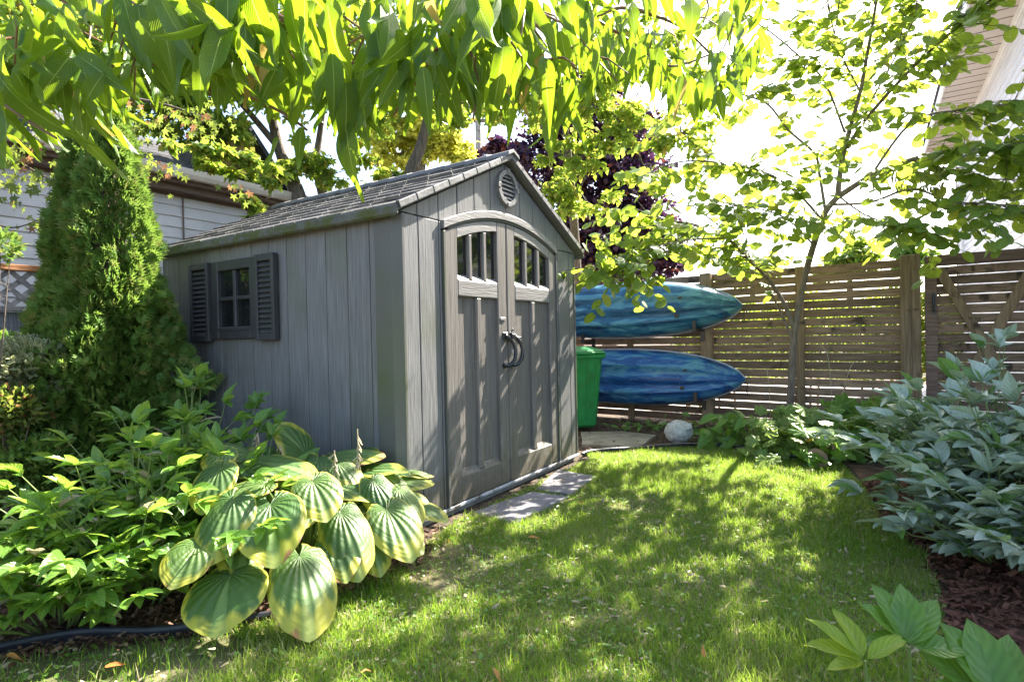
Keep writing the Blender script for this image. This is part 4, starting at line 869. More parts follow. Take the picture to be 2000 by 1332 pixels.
# redbud
rb0 = at(1540, 838, 6.35); rb0.z = 0
redbud = thing('redbud_tree', 'slender redbud tree with heart shaped leaves and hanging pods in front of the cedar fence', 'tree', rb0)
fol = Fol(HEART, MT['redbud']); wood = []
B = [([(1538, 850, 6.35), (1545, 760, 6.35), (1549, 680, 6.32), (1556, 620, 6.3), (1572, 540, 6.2), (1592, 470, 6.1), (1612, 415, 6.0), (1636, 385, 5.9)], .046, .030, 0, 0),
     ([(1550, 640, 6.31), (1530, 590, 6.3), (1500, 545, 6.2), (1465, 510, 6.1), (1420, 465, 6.0), (1360, 440, 5.9), (1300, 430, 5.8), (1240, 420, 5.7)], .026, .008, 34, 1),
     ([(1545, 655, 6.31), (1520, 600, 6.4), (1478, 520, 6.4), (1420, 455, 6.4), (1350, 400, 6.4)], .018, .006, 16, 1),
     ([(1420, 465, 6.0), (1330, 470, 5.7), (1260, 490, 5.5), (1200, 520, 5.3)], .011, .004, 30, 1),
     ([(1636, 385, 5.9), (1642, 330, 5.85), (1655, 270, 5.75), (1680, 180, 5.6), (1695, 100, 5.5), (1712, 0, 5.4), (1720, -80, 5.3)], .030, .009, 36, 1),
     ([(1636, 385, 5.9), (1700, 345, 5.6), (1780, 312, 5.3), (1850, 298, 5.0), (1940, 290, 4.6), (2060, 270, 4.2)], .032, .009, 28, 1),
     ([(1655, 290, 5.8), (1690, 235, 5.6), (1770, 145, 5.2), (1850, 70, 4.8), (1930, 5, 4.4), (2000, -60, 4.1)], .022, .007, 42, 1),
     ([(1612, 415, 6.0), (1600, 340, 6.0), (1590, 300, 6.0), (1540, 255, 5.9), (1500, 205, 5.8), (1450, 185, 5.6), (1400, 170, 5.4), (1330, 210, 5.2)], .018, .006, 28, 1),
     ([(1650, 260, 5.8), (1610, 160, 5.7), (1560, 110, 5.5), (1500, 60, 5.3), (1440, 25, 5.1)], .013, .005, 24, 1),
     ([(1605, 430, 6.0), (1560, 380, 5.8), (1500, 340, 5.5), (1420, 320, 5.2), (1340, 315, 5.0), (1280, 330, 4.8)], .015, .005, 30, 1),
     ([(1625, 400, 5.95), (1700, 395, 5.6), (1780, 370, 5.3), (1860, 395, 5.0), (1950, 400, 4.7), (2050, 430, 4.4)], .016, .005, 22, 1),
     ([(1780, 312, 5.3), (1860, 340, 5.2), (1930, 350, 5.0), (2030, 350, 4.8)], .012, .005, 12, 1),
     ([(1700, 345, 5.6), (1780, 240, 5.2), (1880, 215, 4.8), (2000, 200, 4.5), (2060, 180, 4.3)], .014, .005, 20, 1),
     ([(1590, 480, 6.1), (1540, 430, 5.7), (1490, 410, 5.3), (1420, 400, 5.0)], .012, .004, 22, 1),
     ([(1640, 385, 5.9), (1690, 420, 5.5), (1750, 440, 5.2), (1810, 450, 5.0)], .010, .004, 18, 1),
     ([(1680, 180, 5.6), (1640, 100, 5.4), (1620, 20, 5.2), (1610, -60, 5.1)], .010, .004, 22, 1),
     ([(1700, 200, 5.6), (1760, 90, 5.4), (1790, 20, 5.2), (1800, -60, 5.1)], .010, .004, 26, 1)]
for bi, (pts, r0, r1, nt, _) in enumerate(B):
    Q = polyline(pts); n = len(Q)
    inv = -Vector(redbud.location)
    MB().tube([q+inv for q in Q], [r0+(r1-r0)*(i/(n-1))**.8 for i in range(n)], 8 if r0 > .02 else 5).obj('trunk' if bi == 0 else 'limb', MT['barkl'], redbud, smooth=True)
    tw = MB()
    for k in range(int(nt*1.2)):
        t = rv(.15 if bi > 3 else .3, 1); p = Q[min(n-2, int(t*(n-1)))]; ax = (Q[min(n-1, int(t*(n-1))+1)]-p).normalized()
        d = (ax*.6+Vector((rnd.gauss(0, 1), rnd.gauss(0, 1), rnd.gauss(0, .22)))*.7).normalized(); Lt = rv(.3, .85); seg = int(Lt/.080); pp = p.copy(); P2 = [p+inv]
        for s_ in range(seg):
            d = (d+Vector((rnd.gauss(0, .08), rnd.gauss(0, .08), rnd.gauss(-.03, .05)))).normalized(); pp = pp+d*.080; P2.append(pp+inv)
            side = Vector((-d.y, d.x, 0)).normalized()*(1 if s_ % 2 else -1)
            ld = (side*rv(.5, 1)+d*rv(.2, .8)+Vector((0, 0, -rv(.1, .9)))).normalized(); nn = (Vector((0, 0, 1))+rdir()*.45).normalized()
            if rnd.random() < .93: fol.add(pp+ld*.03, ld, nn, rv(.058, .10), rv(.9, 1.05))
        tw.tube([P2[0], P2[len(P2)//2], P2[-1]], [.004, .003, .0015], 4)
    if nt: tw.obj('twig', MT['barkd'], redbud)
# low hanging sprays over the kayak
for (x, y, D) in ((1190, 545, 5.3), (1215, 560, 5.25), (1160, 540, 5.3), (1250, 555, 5.3), (1380, 500, 5.5), (1150, 470, 5.4), (1200, 455, 5.3), (1170, 500, 5.3), (1240, 500, 5.4), (1290, 545, 5.4), (1340, 490, 5.5), (1190, 515, 5.2), (1220, 425, 5.2), (1270, 400, 5.1)):
    for k in range(6):
        p = at(x+rv(-28, 28), y+rv(-16, 12), D+rv(-.12, .12)); fol.add(p, (rv(-1, 1), rv(-.5, .5), rv(-1.2, -.1)), (rv(-.7, .7), rv(-1, .2), rv(.2, 1)), rv(.06, .095))
for (x0, y0, x1, y1, D) in ((1260, 490, 1180, 560, 5.3), (1300, 440, 1150, 470, 5.4), (1360, 440, 1230, 560, 5.4)):
    MB().tube([q-Vector(redbud.location) for q in polyline([(x0, y0, D+.2), ((x0+x1)/2, (y0+y1)/2-8, D+.1), (x1, y1, D)])], [.004]*11, 4).obj('twig', MT['barkd'], redbud)
print('redbud leaves', len(fol.items))
fol.build(redbud, 'leaf', 300, 'foliage')
POD = [leaf(ellip, 4, 2, .16, .1, b) for b in (.05, .2)]
pf = Fol(POD, MT['pod'])
for k in range(170):
    t = rv(0, 1); p = at(1700+t*150+rv(-10, 10), 325+rv(-8, 40)+rv(0, 25)*(1-t), 5.45-t*.4+rv(-.15, .15)) if k < 120 else at(1560+rv(0, 170), 395+rv(0, 60), 5.7+rv(-.2, .2))
    pf.add(p, (rv(-.25, .25), rv(-.25, .25), -1), rdir(), rv(.06, .10))
pf.build(redbud, 'seed_pod', 170, 'pods')

# peach branches overhead
peach = thing('peach_tree', 'overhanging peach tree branches with long drooping bright green leaves across the top', 'tree', (-1.9, .3, 0))
pinv = -Vector(peach.location)
PB = [([(-300, -500, 1.7), (60, -60, 1.5), (240, 45, 1.35), (330, 62, 1.3), (420, 72, 1.25), (520, 130, 1.2)], .013, .004), ([(130, -260, 1.5), (380, -60, 1.4), (500, 12, 1.3), (575, 48, 1.25), (640, 90, 1.2), (690, 160, 1.2)], .012, .003),
      ([(250, 45, 1.34), (320, 82, 1.3), (385, 116, 1.25), (440, 165, 1.22), (500, 195, 1.2), (560, 225, 1.15), (600, 255, 1.15)], .006, .0025), ([(-200, 60, 1.5), (0, 95, 1.3), (130, 108, 1.2), (220, 130, 1.15)], .007, .003),
      ([(600, -300, 1.6), (900, -90, 1.5), (1080, -10, 1.55), (1150, 30, 1.6), (1210, 15, 1.7), (1270, 28, 1.75), (1340, 60, 1.8), (1400, 120, 1.9)], .012, .003), ([(1150, 30, 1.6), (1230, 80, 1.7), (1310, 130, 1.8), (1400, 105, 1.9), (1440, 130, 2.0)], .005, .002),
      ([(500, -200, 1.3), (760, -60, 1.2), (850, 10, 1.2), (930, 60, 1.2), (1010, 120, 1.25), (1060, 180, 1.3)], .008, .003), ([(700, -120, 1.3), (860, -20, 1.3), (990, 10, 1.3), (1090, 90, 1.35), (1130, 150, 1.4)], .007, .003),
      ([(-100, 150, 1.3), (0, 200, 1.1), (60, 240, 1.05), (110, 270, 1.0)], .005, .002), ([(620, 90, 1.2), (670, 180, 1.12), (690, 240, 1.1)], .004, .002)]
for pts, r0, r1 in PB:
    Q = polyline(pts); n = len(Q); MB().tube([q+pinv for q in Q], [r0+(r1-r0)*i/(n-1) for i in range(n)], 7).obj('branch', MT['twig'], peach, smooth=True)
pts = [Vector((-1.9, .3, 0)), Vector((-1.95, .35, .8)), Vector((-1.85, .5, 1.6)), at(-300, -500, 1.7)]
MB().tube([q+pinv for q in pts], [.09, .075, .06, .02], 10).obj('trunk', MT['bark'], peach, smooth=True)
MB().tube([Vector((-1.85, .5, 1.6))+pinv, Vector((-.9, .9, 2.45))+pinv, at(600, -300, 1.6)+pinv], [.05, .03, .013], 8).obj('trunk', MT['bark'], peach, smooth=True)
sil = [(-60, 340), (0, 335), (60, 300), (110, 255), (160, 300), (200, 330), (230, 230), (320, 190), (400, 240), (470, 220), (520, 260), (560, 260), (600, 250), (640, 240), (690, 330), (740, 260), (780, 265), (870, 270), (920, 200), (980, 250), (1030, 230), (1085, 300), (1140, 230), (1200, 175), (1260, 200), (1320, 240), (1370, 260), (1420, 230), (1470, 165), (1500, 90)]
def silh(x):
    for (a, b), (c, d) in zip(sil[:-1], sil[1:]):
        if a <= x <= c: return b+(d-b)*(x-a)/(c-a)
    return 100
pf = Fol(LANCE, MT['peach'])
def depth_at(x): return 1.05+.12*math.sin(x*.012)+(max(0, x-1020)/480)*.95
for k in range(950):
    x = rv(-80, 1490); D = depth_at(x)*rv(.82, 1.35); L = rv(.085, .145)*(1 if x < 1050 else .9); px = L*F/D
    ymax = silh(x)-px*.93; y = ymax-abs(rnd.gauss(0, 1))*95 if rnd.random() < .72 else rv(-160, ymax)
    if y < -px*1.05: y = rv(-px*.8, -10)
    p = at(x, y, D); a = rnd.gauss(0, .30); sw = rnd.gauss(0, .4)
    if x < 420: a = rnd.gauss(.35, .45)
    d = Vector((math.sin(a), sw, -math.cos(a))); nn = Vector((rnd.gauss(0, .75), -1, rnd.gauss(.2, .45)))
    if rnd.random() < .18: nn = rdir()
    pf.add(p, d, nn, L, rv(.85, 1.2))
# a few prominent leaves seen in the photo: base px, tip px, depth
for (x0, y0, x1, y1, D, W_) in ((676, 240, 684, 402, 1.0, 1.35), (545, 270, 520, 350, 1.05, 1.1), (590, 250, 575, 330, 1.05, 1.2), (1070, 200, 1085, 318, 1.25, 1.1), (1110, 215, 1146, 292, 1.3, .9), (1020, 130, 1110, 205, 1.2, 1.3), (835, 20, 965, 135, 1.1, 1.1), (990, 150, 1008, 280, 1.25, 1.3), (190, 130, 210, 232, 1.1, 1.5), (130, 230, 205, 345, 1.1, .8), (165, 230, 205, 330, 1.15, .8), (5, 180, 30, 340, .9, 1.6), (120, 15, 150, 90, 1.0, 2.0), (640, 10, 655, 190, .95, 1.5), (410, 110, 440, 220, 1.0, 1.3), (735, 60, 760, 215, .95, 1.3), (1350, 0, 1362, 65, 1.6, 1.6), (1440, 90, 1483, 180, 1.7, 1.2)):
    a, b = at(x0, y0, D), at(x1, y1, D*rv(.96, 1.04)); pf.add(a, b-a, (rv(-.4, .4), -1, rv(0, .5)), (b-a).length, W_*.85)
pf.build(peach, 'leaf', 300, 'foliage')
print('peach', len(pf.items))
# petioles/shoots
for k in range(90):
    tw = MB(); x = rv(-20, 1440); y = rv(-40, silh(x)*.55); D = depth_at(x)*rv(.95, 1.25); a = at(x, y, D)+pinv; b = a+Vector((rv(-.1, .12), rv(-.1, .1), -rv(.04, .14))); tw.tube([a, (a+b)/2+Vector((.01, 0, .01)), b], [.003, .0022, .0015], 5); tw.obj('twig', MT['twig'], peach)

# generic crown tree from clusters
def crown_tree(name, label, trunks, clusters, temps, mat, lsize, barkm='bark', per=600, droop=.3, twigs=True, flat=.6):
    t0 = at(*trunks[0][0][0]); root = thing(name, label, 'tree', (t0.x, t0.y, 0)); inv = -Vector(root.location)
    for pts, r0, r1 in trunks:
        Q = polyline(pts); n = len(Q)
        if pts is trunks[0][0]: Q = [Vector((Q[0].x, Q[0].y, 0))]+Q; n += 1
        MB().tube([q+inv for q in Q], [r0+(r1-r0)*i/(n-1) for i in range(n)], 10).obj('trunk', MT[barkm], root, smooth=True)
    P = []; Dn = []; Nn = []; tw = MB()
    for (x, y, D, rx, ry, cnt) in clusters:
        c = at(x, y, D); wx_, wz = rx*D/F, ry*D/F; dep = (wx_+wz)*.5
        nb = max(5, int(cnt/55))
        subs = []
        for k in range(nb):
            v = rdir()*rnd.random()**.4; s_ = c+Vector((v.x*wx_, v.y*dep, v.z*wz)); subs.append(s_)
            if twigs and k % 2 == 0:
                e = s_+Vector((rv(-.2, .2), rv(-.2, .2), -rv(.1, .4)))*dep; tw.tube([c+inv, (c+s_)/2+inv+rdir()*.05*dep, s_+inv], [.02*dep+.004, .012*dep+.003, .003], 4)
        per_ = int(cnt/nb)
        S0 = np.array([list(s) for s in subs]); r_ = .33*(wx_*dep*wz)**(1/3)*1.15
        Z = NR.normal(0, 1, (nb, per_, 3)); Z /= np.linalg.norm(Z, axis=2, keepdims=True); Z *= NR.uniform(0, 1, (nb, per_, 1))**.5*r_; Z[:, :, 2] *= flat
        P.append((S0[:, None]+Z).reshape(-1, 3))
    P = np.concatenate(P); n = len(P)
    dd = NR.normal(0, 1, (n, 3)); dd[:, 2] = dd[:, 2]*.5-droop*1.5; nn = NR.normal(0, .6, (n, 3)); nn[:, 2] += 1
    A = frames(dd, nn)*NR.uniform(lsize[0], lsize[1], n)[:, None, None]
    k = NR.integers(0, len(temps), n); tot = []
    Vs = []; Fs = []; Us = []; off = 0; io = np.array(list(root.location))
    for i, t in enumerate(temps):
        s_ = k == i; a = A[s_]; p = P[s_]-io
        V = np.einsum('nij,kj->nki', a, t[0])+p[:, None]; Fc = t[1][None]+(np.arange(len(p))*len(t[0]))[:, None, None]+off; off += len(p)*len(t[0])
        Vs.append(V.reshape(-1, 3)); Fs.append(Fc.reshape(-1, t[1].shape[1])); Us.append(np.tile(t[2], (len(p), 1)))
    m = npmesh('crown', np.concatenate(Vs), np.concatenate(Fs), np.concatenate(Us)); m.materials.append(MT[mat] if isinstance(mat, str) else mat); link('crown', m, None, root)
    if twigs: tw.obj('limb', MT[barkm], root)['kind'] = 'stuff'
    return root
DIA = [(np.array([(0, 0, 0), (.28, .45, .06), (0, 1, -.12), (-.28, .45, .06)]), np.array([(0, 1, 2, 3)]), np.array([(.5, 0), (1, .5), (.5, 1), (0, .5)]))]
WID = [(np.array([(0, 0, 0), (.45, .4, .08), (0, 1, -.1), (-.45, .4, .08)]), np.array([(0, 1, 2, 3)]), np.array([(.5, 0), (1, .5), (.5, 1), (0, .5)]))]
crown_tree('purple_maple', 'dark purple leaved maple tree rising behind the shed and the kayaks',
    [([(1190, 620, 14), (1185, 500, 14), (1180, 380, 14), (1170, 250, 14)], .2, .08), ([(1182, 400, 14), (1230, 300, 14), (1260, 250, 14)], .1, .04), ([(1180, 420, 14), (1110, 330, 14), (1060, 270, 14)], .1, .04)],
    [(1130, 250, 14, 100, 80, 4200), (1200, 350, 14, 100, 90, 5200), (1080, 330, 14, 110, 60, 4200), (1170, 450, 14, 110, 80, 5200), (1250, 470, 13.6, 85, 70, 3800), (985, 305, 14.4, 60, 28, 1400), (1240, 270, 14.3, 60, 60, 1800), (1150, 540, 14, 120, 50, 3000), (1290, 520, 13.6, 45, 35, 1400), (1150, 180, 14, 60, 40, 1200)], WID, 'purple', (.09, .16), 'barkd')
crown_tree('yellow_green_ash', 'sunlit yellow green ash tree in front of the purple maple above the shed gable',
    [([(1130, 700, 10.5), (1125, 500, 10.5), (1110, 300, 10.4), (1090, 160, 10.2), (1080, 70, 10)], .12, .012), ([(1105, 250, 10.4), (1160, 200, 10), (1220, 250, 9.6), (1260, 330, 9.4)], .03, .01)],
    [(1150, 190, 9.8, 80, 60, 900), (1110, 300, 9.8, 55, 40, 450), (1130, 370, 9.6, 70, 60, 700), (1090, 400, 9.6, 40, 40, 300), (1200, 260, 9.6, 70, 50, 500), (1270, 320, 9.4, 60, 60, 260), (1240, 200, 9.6, 60, 60, 400), (1040, 180, 10, 60, 80, 1100), (960, 170, 10, 70, 70, 1100), (1330, 260, 9.2, 60, 60, 600), (1320, 130, 9.2, 60, 60, 500), (1200, 100, 9.4, 120, 60, 1200)], DIA, 'compound', (.10, .17), 'bark')
crown_tree('golden_tree', 'bright yellow leaved tree glowing behind the shed ridge', [([(820, 600, 13), (820, 400, 13), (830, 260, 13)], .14, .06)],
    [(830, 250, 13, 70, 50, 2200), (780, 300, 13, 50, 40, 1200), (880, 290, 13, 50, 40, 1300), (850, 190, 13, 70, 50, 1600), (910, 310, 13, 30, 18, 350), (740, 250, 13, 50, 50, 1000)], DIA, 'gold', (.12, .2), 'bark')
crown_tree('back_ash', 'three stemmed ash tree with fine leaves behind the shed roof',
    [([(600, 500, 7.6), (585, 395, 7.6), (568, 345, 7.6), (545, 290, 7.6), (520, 180, 7.5), (500, 90, 7.4), (480, 30, 7.3)], .125, .015), ([(650, 500, 7.9), (632, 388, 7.9), (618, 325, 7.9), (625, 260, 7.9), (640, 150, 7.8), (650, 50, 7.7)], .085, .012), ([(790, 480, 8), (800, 350, 8), (822, 285, 8), (835, 225, 8), (845, 140, 7.9), (850, 60, 7.8)], .115, .014), ([(545, 290, 7.6), (440, 170, 7.2), (330, 90, 6.8), (200, 60, 6.4)], .045, .015), ([(680, 330, 7.9), (685, 230, 7.9), (690, 80, 7.8)], .05, .010)],
    [(60, 60, 6.6, 110, 70, 2000), (180, 130, 6.4, 110, 70, 2200), (300, 60, 6.6, 120, 70, 2200), (420, 130, 6.8, 100, 70, 1900), (330, 220, 6.6, 80, 60, 1500), (430, 255, 6.8, 70, 45, 1000), (560, 150, 7.4, 90, 80, 1700), (680, 120, 7.6, 90, 80, 1700), (800, 130, 7.8, 90, 70, 1500), (560, 20, 7.2, 110, 40, 900), (740, 40, 7.6, 110, 40, 900), (860, 70, 7.9, 60, 40, 500), (590, 310, 7.5, 50, 45, 700), (650, 340, 7.6, 40, 35, 450), (500, 330, 7.2, 40, 30, 350), (740, 330, 7.8, 50, 35, 500), (470, 320, 5.6, 60, 28, 420), (380, 300, 5.4, 60, 24, 380), (530, 350, 6.2, 30, 26, 200), (900, 200, 8, 60, 60, 900), (500, 20, 7, 110, 50, 1300), (475, 405, 6.0, 40, 24, 260), (780, 350, 7.9, 35, 20, 220), (720, 220, 7.8, 60, 60, 800), (30, 180, 6.2, 80, 60, 1200)], DIA, 'compound', (.07, .12), 'bark', droop=.4)
# far trees beyond the fence
for i, (x, y, D, rx, ry, cnt, mt, lab) in enumerate(((1470, 525, 30, 55, 22, 1600, 'compound', 'distant low green tree over the fence left of the redbud trunk'), (1660, 505, 28, 60, 38, 1700, 'compound', 'distant loose yellow green tree over the fence right of the redbud trunk'), (1790, 495, 32, 30, 26, 900, 'peony', 'distant small dark tree behind the tall fence post'))):
    crown_tree('distant_tree', lab, [([(x, 600, D), (x, y+10, D)], .2, .08)], [(x, y, D, rx, ry, cnt), (x-20, y+20, D, rx, ry*.6, cnt//2)], DIA, mt, (.25, .45), 'bark')
# hedge right behind the fence (seen yellow green through the gaps)
c0 = fpt(.9, 1.6)
hd = thing('neighbour_hedge', 'sunlit yellow green hedge glimpsed through the gaps between the fence slats', 'hedge', c0)
n = 16000; s_ = NR.uniform(-1.9, 1.7, n); o_ = NR.normal(0, .22, n); zz = NR.uniform(.55, 1.72, n)*(1-.1*np.sin(s_*3)**2)
P = np.stack([.805*s_+.593*o_, -.593*s_+.805*o_, zz], 1)
A = frames(NR.normal(0, 1, (n, 3)), NR.normal(0, 1, (n, 3)))*NR.uniform(.05, .09, n)[:, None, None]
m = merge(DIA[0][0], DIA[0][1], A, P, DIA[0][2], 'foliage'); m.materials.append(MT['compound']); link('crown', m, None, hd)
tw = MB()
for k in range(14): q = Vector((.805, -.593, 0))*rv(-1.8, 1.6); tw.tube([q, q+Vector((rv(-.1, .1), rv(-.1, .1), 1.4))], [.02, .008], 5)
tw.obj('stem', MT['bark'], hd)
# maple with star leaves top left
mp_root = thing('star_leaf_maple', 'small maple with star shaped yellow and bronze leaves hanging before the clapboard wall', 'tree', (-3.9, 3.2, 0))
minv = -Vector(mp_root.location); mf = Fol(PALM, MT['maplegold'])
for pts, r0, r1 in (([(-260, 760, 3.2), (-200, 400, 3.4), (-60, 250, 3.8), (60, 220, 4.2), (180, 190, 4.5), (300, 200, 4.8), (400, 230, 5)], .05, .006), ([(-200, 400, 3.4), (-60, 420, 3.9), (20, 445, 4.0), (75, 430, 4.1)], .012, .003), ([(-60, 250, 3.8), (60, 330, 4.2), (140, 370, 4.3)], .012, .003), ([(180, 190, 4.5), (260, 290, 4.6), (330, 330, 4.8)], .008, .003)):
    Q = polyline(pts); n = len(Q); 
    if r0 > .04: Q = [Vector((-3.9, 3.2, 0))]+Q; n += 1
    MB().tube([q+minv for q in Q], [r0+(r1-r0)*i/(n-1) for i in range(n)], 7).obj('trunk' if r0 > .04 else 'limb', MT['barkd'], mp_root, smooth=True)
for (x, y, D, rx, ry, c) in ((30, 365, 4.1, 60, 22, 30), (120, 360, 4.2, 50, 22, 26), (75, 430, 4.1, 30, 22, 16), (15, 390, 4.0, 28, 10, 8), (110, 385, 4.1, 16, 12, 6), (60, 255, 4.3, 70, 60, 50), (330, 240, 4.8, 70, 40, 60), (250, 260, 4.6, 60, 40, 40), (400, 230, 5, 60, 40, 50), (150, 210, 4.5, 80, 50, 60), (300, 330, 4.8, 50, 30, 30), (20, 300, 4.0, 50, 40, 26), (460, 370, 5.2, 40, 20, 14), (230, 330, 4.6, 50, 20, 20)):
    for k in range(c):
        p = at(x+rnd.gauss(0, .55)*rx, y+rnd.gauss(0, .55)*ry, D+rv(-.25, .25)); mf.add(p, (rv(-.8, .8), rv(-.5, .5), -1), (rv(-.6, .6), -1, rv(-.2, .8)), rv(.055, .10))
mf.build(mp_root, 'leaf', 300, 'foliage')

# ------------------------------------------------------------------ cedar (arborvitae)
def thuja(cx, cy, label, leaders, base_r, h0, count, name='cedar_tree', sz=(.035, .08), mat='thuja'):
    root = thing(name, label, 'tree', (cx, cy, 0))
    fr_ = []   # spray: flat fan of scale leaves
    tv = [(0, 0, 0)]; tf = []; uv = [(.5, 0)]
    for k, a in enumerate((-50, -25, 0, 25, 50)):
        L = 1-.006*abs(a); a = R(a); s_, c_ = math.sin(a), math.cos(a); b = len(tv)
        tv += [(s_*L*.5-c_*.09, c_*L*.5+s_*.09, .02), (s_*L, c_*L, -.08), (s_*L*.5+c_*.09, c_*L*.5-s_*.09, .02)]; uv += [(.2, .5), (.5, 1), (.8, .5)]
        tf.append((0, b+2, b+1, b))
    tv, tf, uv = np.array(tv), np.array(tf), np.array(uv)
    P = []; Dd = []
    tot = sum(w_ for *_, w_ in leaders)
    for (lx, ly, zt, zb, rr, w_) in leaders:
        n = int(count*w_/tot); t = 1-NR.uniform(0, 1, n)**.62          # more below
        t = NR.beta(1.0, 1.45, n); z = zb+(zt-zb)*t
        prof = rr*(1-t)**1.0*(.75+.25*np.clip(t*6+.35, 0, 1))+.02
        az = NR.uniform(0, 2*np.pi, n)
        lump = 1.25*np.array([mnoise.noise(Vector((math.cos(a)*1.6+lx*3, math.sin(a)*1.6, zz*2.6)))+.6*mnoise.noise(Vector((math.cos(a)*4, math.sin(a)*4+lx, zz*7))) for a, zz in zip(az, z)])
        r = prof*(1+.36*lump)*(1-np.abs(NR.normal(0, .13, n)))
        cxx = lx*np.clip(t*1.3, 0, 1)
        P.append(np.stack([cxx+r*np.cos(az), ly+r*np.sin(az), z], 1))
        d = np.stack([np.cos(az), np.sin(az), np.full(n, .55)], 1)+NR.normal(0, .38, (n, 3)); Dd.append(d)
    P = np.concatenate(P); Dd = np.concatenate(Dd); n = len(P)
    nn = np.stack([-Dd[:, 1], Dd[:, 0], np.zeros(n)], 1)*NR.choice([-1, 1], n)[:, None]+NR.normal(0, .6, (n, 3))
    A = frames(Dd, nn)*NR.uniform(sz[0], sz[1], n)[:, None, None]
    m = merge(tv, tf, A, P, uv, 'crown'); m.materials.append(MT[mat]); link('crown', m, None, root)
    for (lx, ly, zt, zb, rr, w_) in leaders:
        MB().tube([(0, 0, 0), (lx*.5, ly*.5, (zt)*.4), (lx, ly, zt*.93)], [.06, .035, .006], 8).obj('trunk', MT['bark'], root, smooth=True)
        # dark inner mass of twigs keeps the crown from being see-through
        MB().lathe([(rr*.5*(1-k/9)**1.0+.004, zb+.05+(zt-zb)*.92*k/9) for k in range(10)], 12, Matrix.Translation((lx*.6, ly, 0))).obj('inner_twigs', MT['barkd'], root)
thuja(-2.98, 4.12, 'tall dense green cedar with two pointed tops beside the shed window', [(.12, 0, 3.0, .0, .66, 1.2), (-.17, .03, 2.72, .0, .58, 1.0), (.28, -.08, 1.8, .1, .36, .4), (-.28, -.1, 1.25, .0, .46, .45), (.03, -.15, 1.7, 0, .52, .7), (.3, -.15, 1.0, 0, .42, .3)], .66, 2.7, 64000)
# ------------------------------------------------------------------ peonies
def peony(name, label, base, stems, mat, Ll, nl, hgt, spread, seed, azr=(0, 360), per=4, lsize=1.0, nparts=300, up=.0, flop=.5):
    rr = random.Random(seed); root = thing(name, label, 'plant', (base[0], base[1], 0)); inv = -Vector(root.location); f = Fol(PEONY, MT[mat]); st = MB()
    for k in range(stems):
        az = R(azr[0]+(azr[1]-azr[0])*rr.random()); q = rr.random()**.6; sp = spread*q; h = hgt*(1-.45*q*q)*rr.uniform(.8, 1.08)*(1 if q > .25 else 1.05)
        b = Vector((base[0]+math.cos(az)*sp*.25, base[1]+math.sin(az)*sp*.25, 0)); e = Vector((base[0]+math.cos(az)*sp, base[1]+math.sin(az)*sp, h)); mid = (b+e)/2+Vector((0, 0, h*.16*q))-Vector((math.cos(az), math.sin(az), 0))*sp*.12
        bez = lambda t: b*(1-t)**2+mid*2*t*(1-t)+e*t*t
        st.tube([bez(i/6)+inv for i in range(7)], [.006-.003*i/6 for i in range(7)], 5)
        for j in range(per+1):
            t = 1 if j == per else .30+.66*j/per; p = bez(t); ax = (bez(t)-bez(t-.05)).normalized(); a2 = az+j*2.4+rr.uniform(-.5, .5)
            pd = (Vector((math.cos(a2), math.sin(a2), rr.uniform(.15, .7)))+ax*.5).normalized() if j < per else (ax+Vector((rr.uniform(-.3, .3), rr.uniform(-.3, .3), .3))).normalized()
            pl = rr.uniform(.07, .16)*lsize; tip = p+pd*pl; st.tube([p+inv, tip+inv], [.003, .002], 4)
            side = pd.cross(Vector((0, 0, 1))); side = side.normalized() if side.length > .1 else Vector((1, 0, 0))
            for (s0, s1) in ((0, 1.0), (1, .85), (-1, .85)) if nl == 3 else ((0, 1.0), (.55, .95), (-.55, .95), (1.1, .75), (-1.1, .75), ):
                ld = (pd*math.cos(s0*.9)+side*math.sin(s0*.9)+Vector((0, 0, -rr.uniform(.0, flop)))).normalized()
                f.add(tip, ld, (Vector((0, 0, 1))+Vector((rr.gauss(0, .3), rr.gauss(0, .3), 0))+pd*(-.15)), Ll*s1*rr.uniform(.8, 1.15), rr.uniform(.85, 1.1))
    st.obj('stem', MT['stem'], root, smooth=True); f.build(root, 'leaf', nparts, 'foliage'); print(name, len(f.items)); return root
peony('peony_plant', 'bushy green peony with glossy pointed leaves low at the left edge of the lawn', (-1.80, 2.68), 50, 'peony', .125, 5, .60, .74, 1)
peony('peony_plant', 'taller green peony stems against the foot of the cedar', (-1.95, 3.35), 30, 'peony', .125, 5, .86, .60, 2, nparts=240)
peony('peony_plant', 'green peony clump leaning over the left end of the hosta', (-1.45, 2.85), 18, 'peony', .12, 5, .62, .42, 5, nparts=160)
peony('peony_plant', 'lowest broad leaved green peony in the bottom left corner by the edging', (-1.95, 2.42), 24, 'peony', .125, 5, .34, .5, 12, nparts=160)
peony('silver_peony', 'large silvery grey green peony bush spilling from the right edge over the mulch', (2.74, 2.98), 88, 'silver_sheen', .175, 5, .74, .96, 3, per=3, flop=.3)
peony('silver_peony', 'tall grey green peony stems with light tips in front of the gate', (3.15, 3.55), 16, 'silver_sheen', .13, 5, 1.08, .40, 4, nparts=120, flop=.3)
peony('silver_peony', 'low silvery peony stems sprawling onto the grass in front of the big silvery bush', (2.5, 2.85), 22, 'silver_sheen', .17, 5, .38, .62, 9, azr=(110, 265), per=3, nparts=160, flop=.3)
peony('silver_peony', 'silvery peony stems behind the sprawling bush reaching the yew', (3.0, 3.75), 16, 'silver_sheen', .16, 5, .55, .45, 10, azr=(80, 270), per=3, nparts=120, flop=.3)
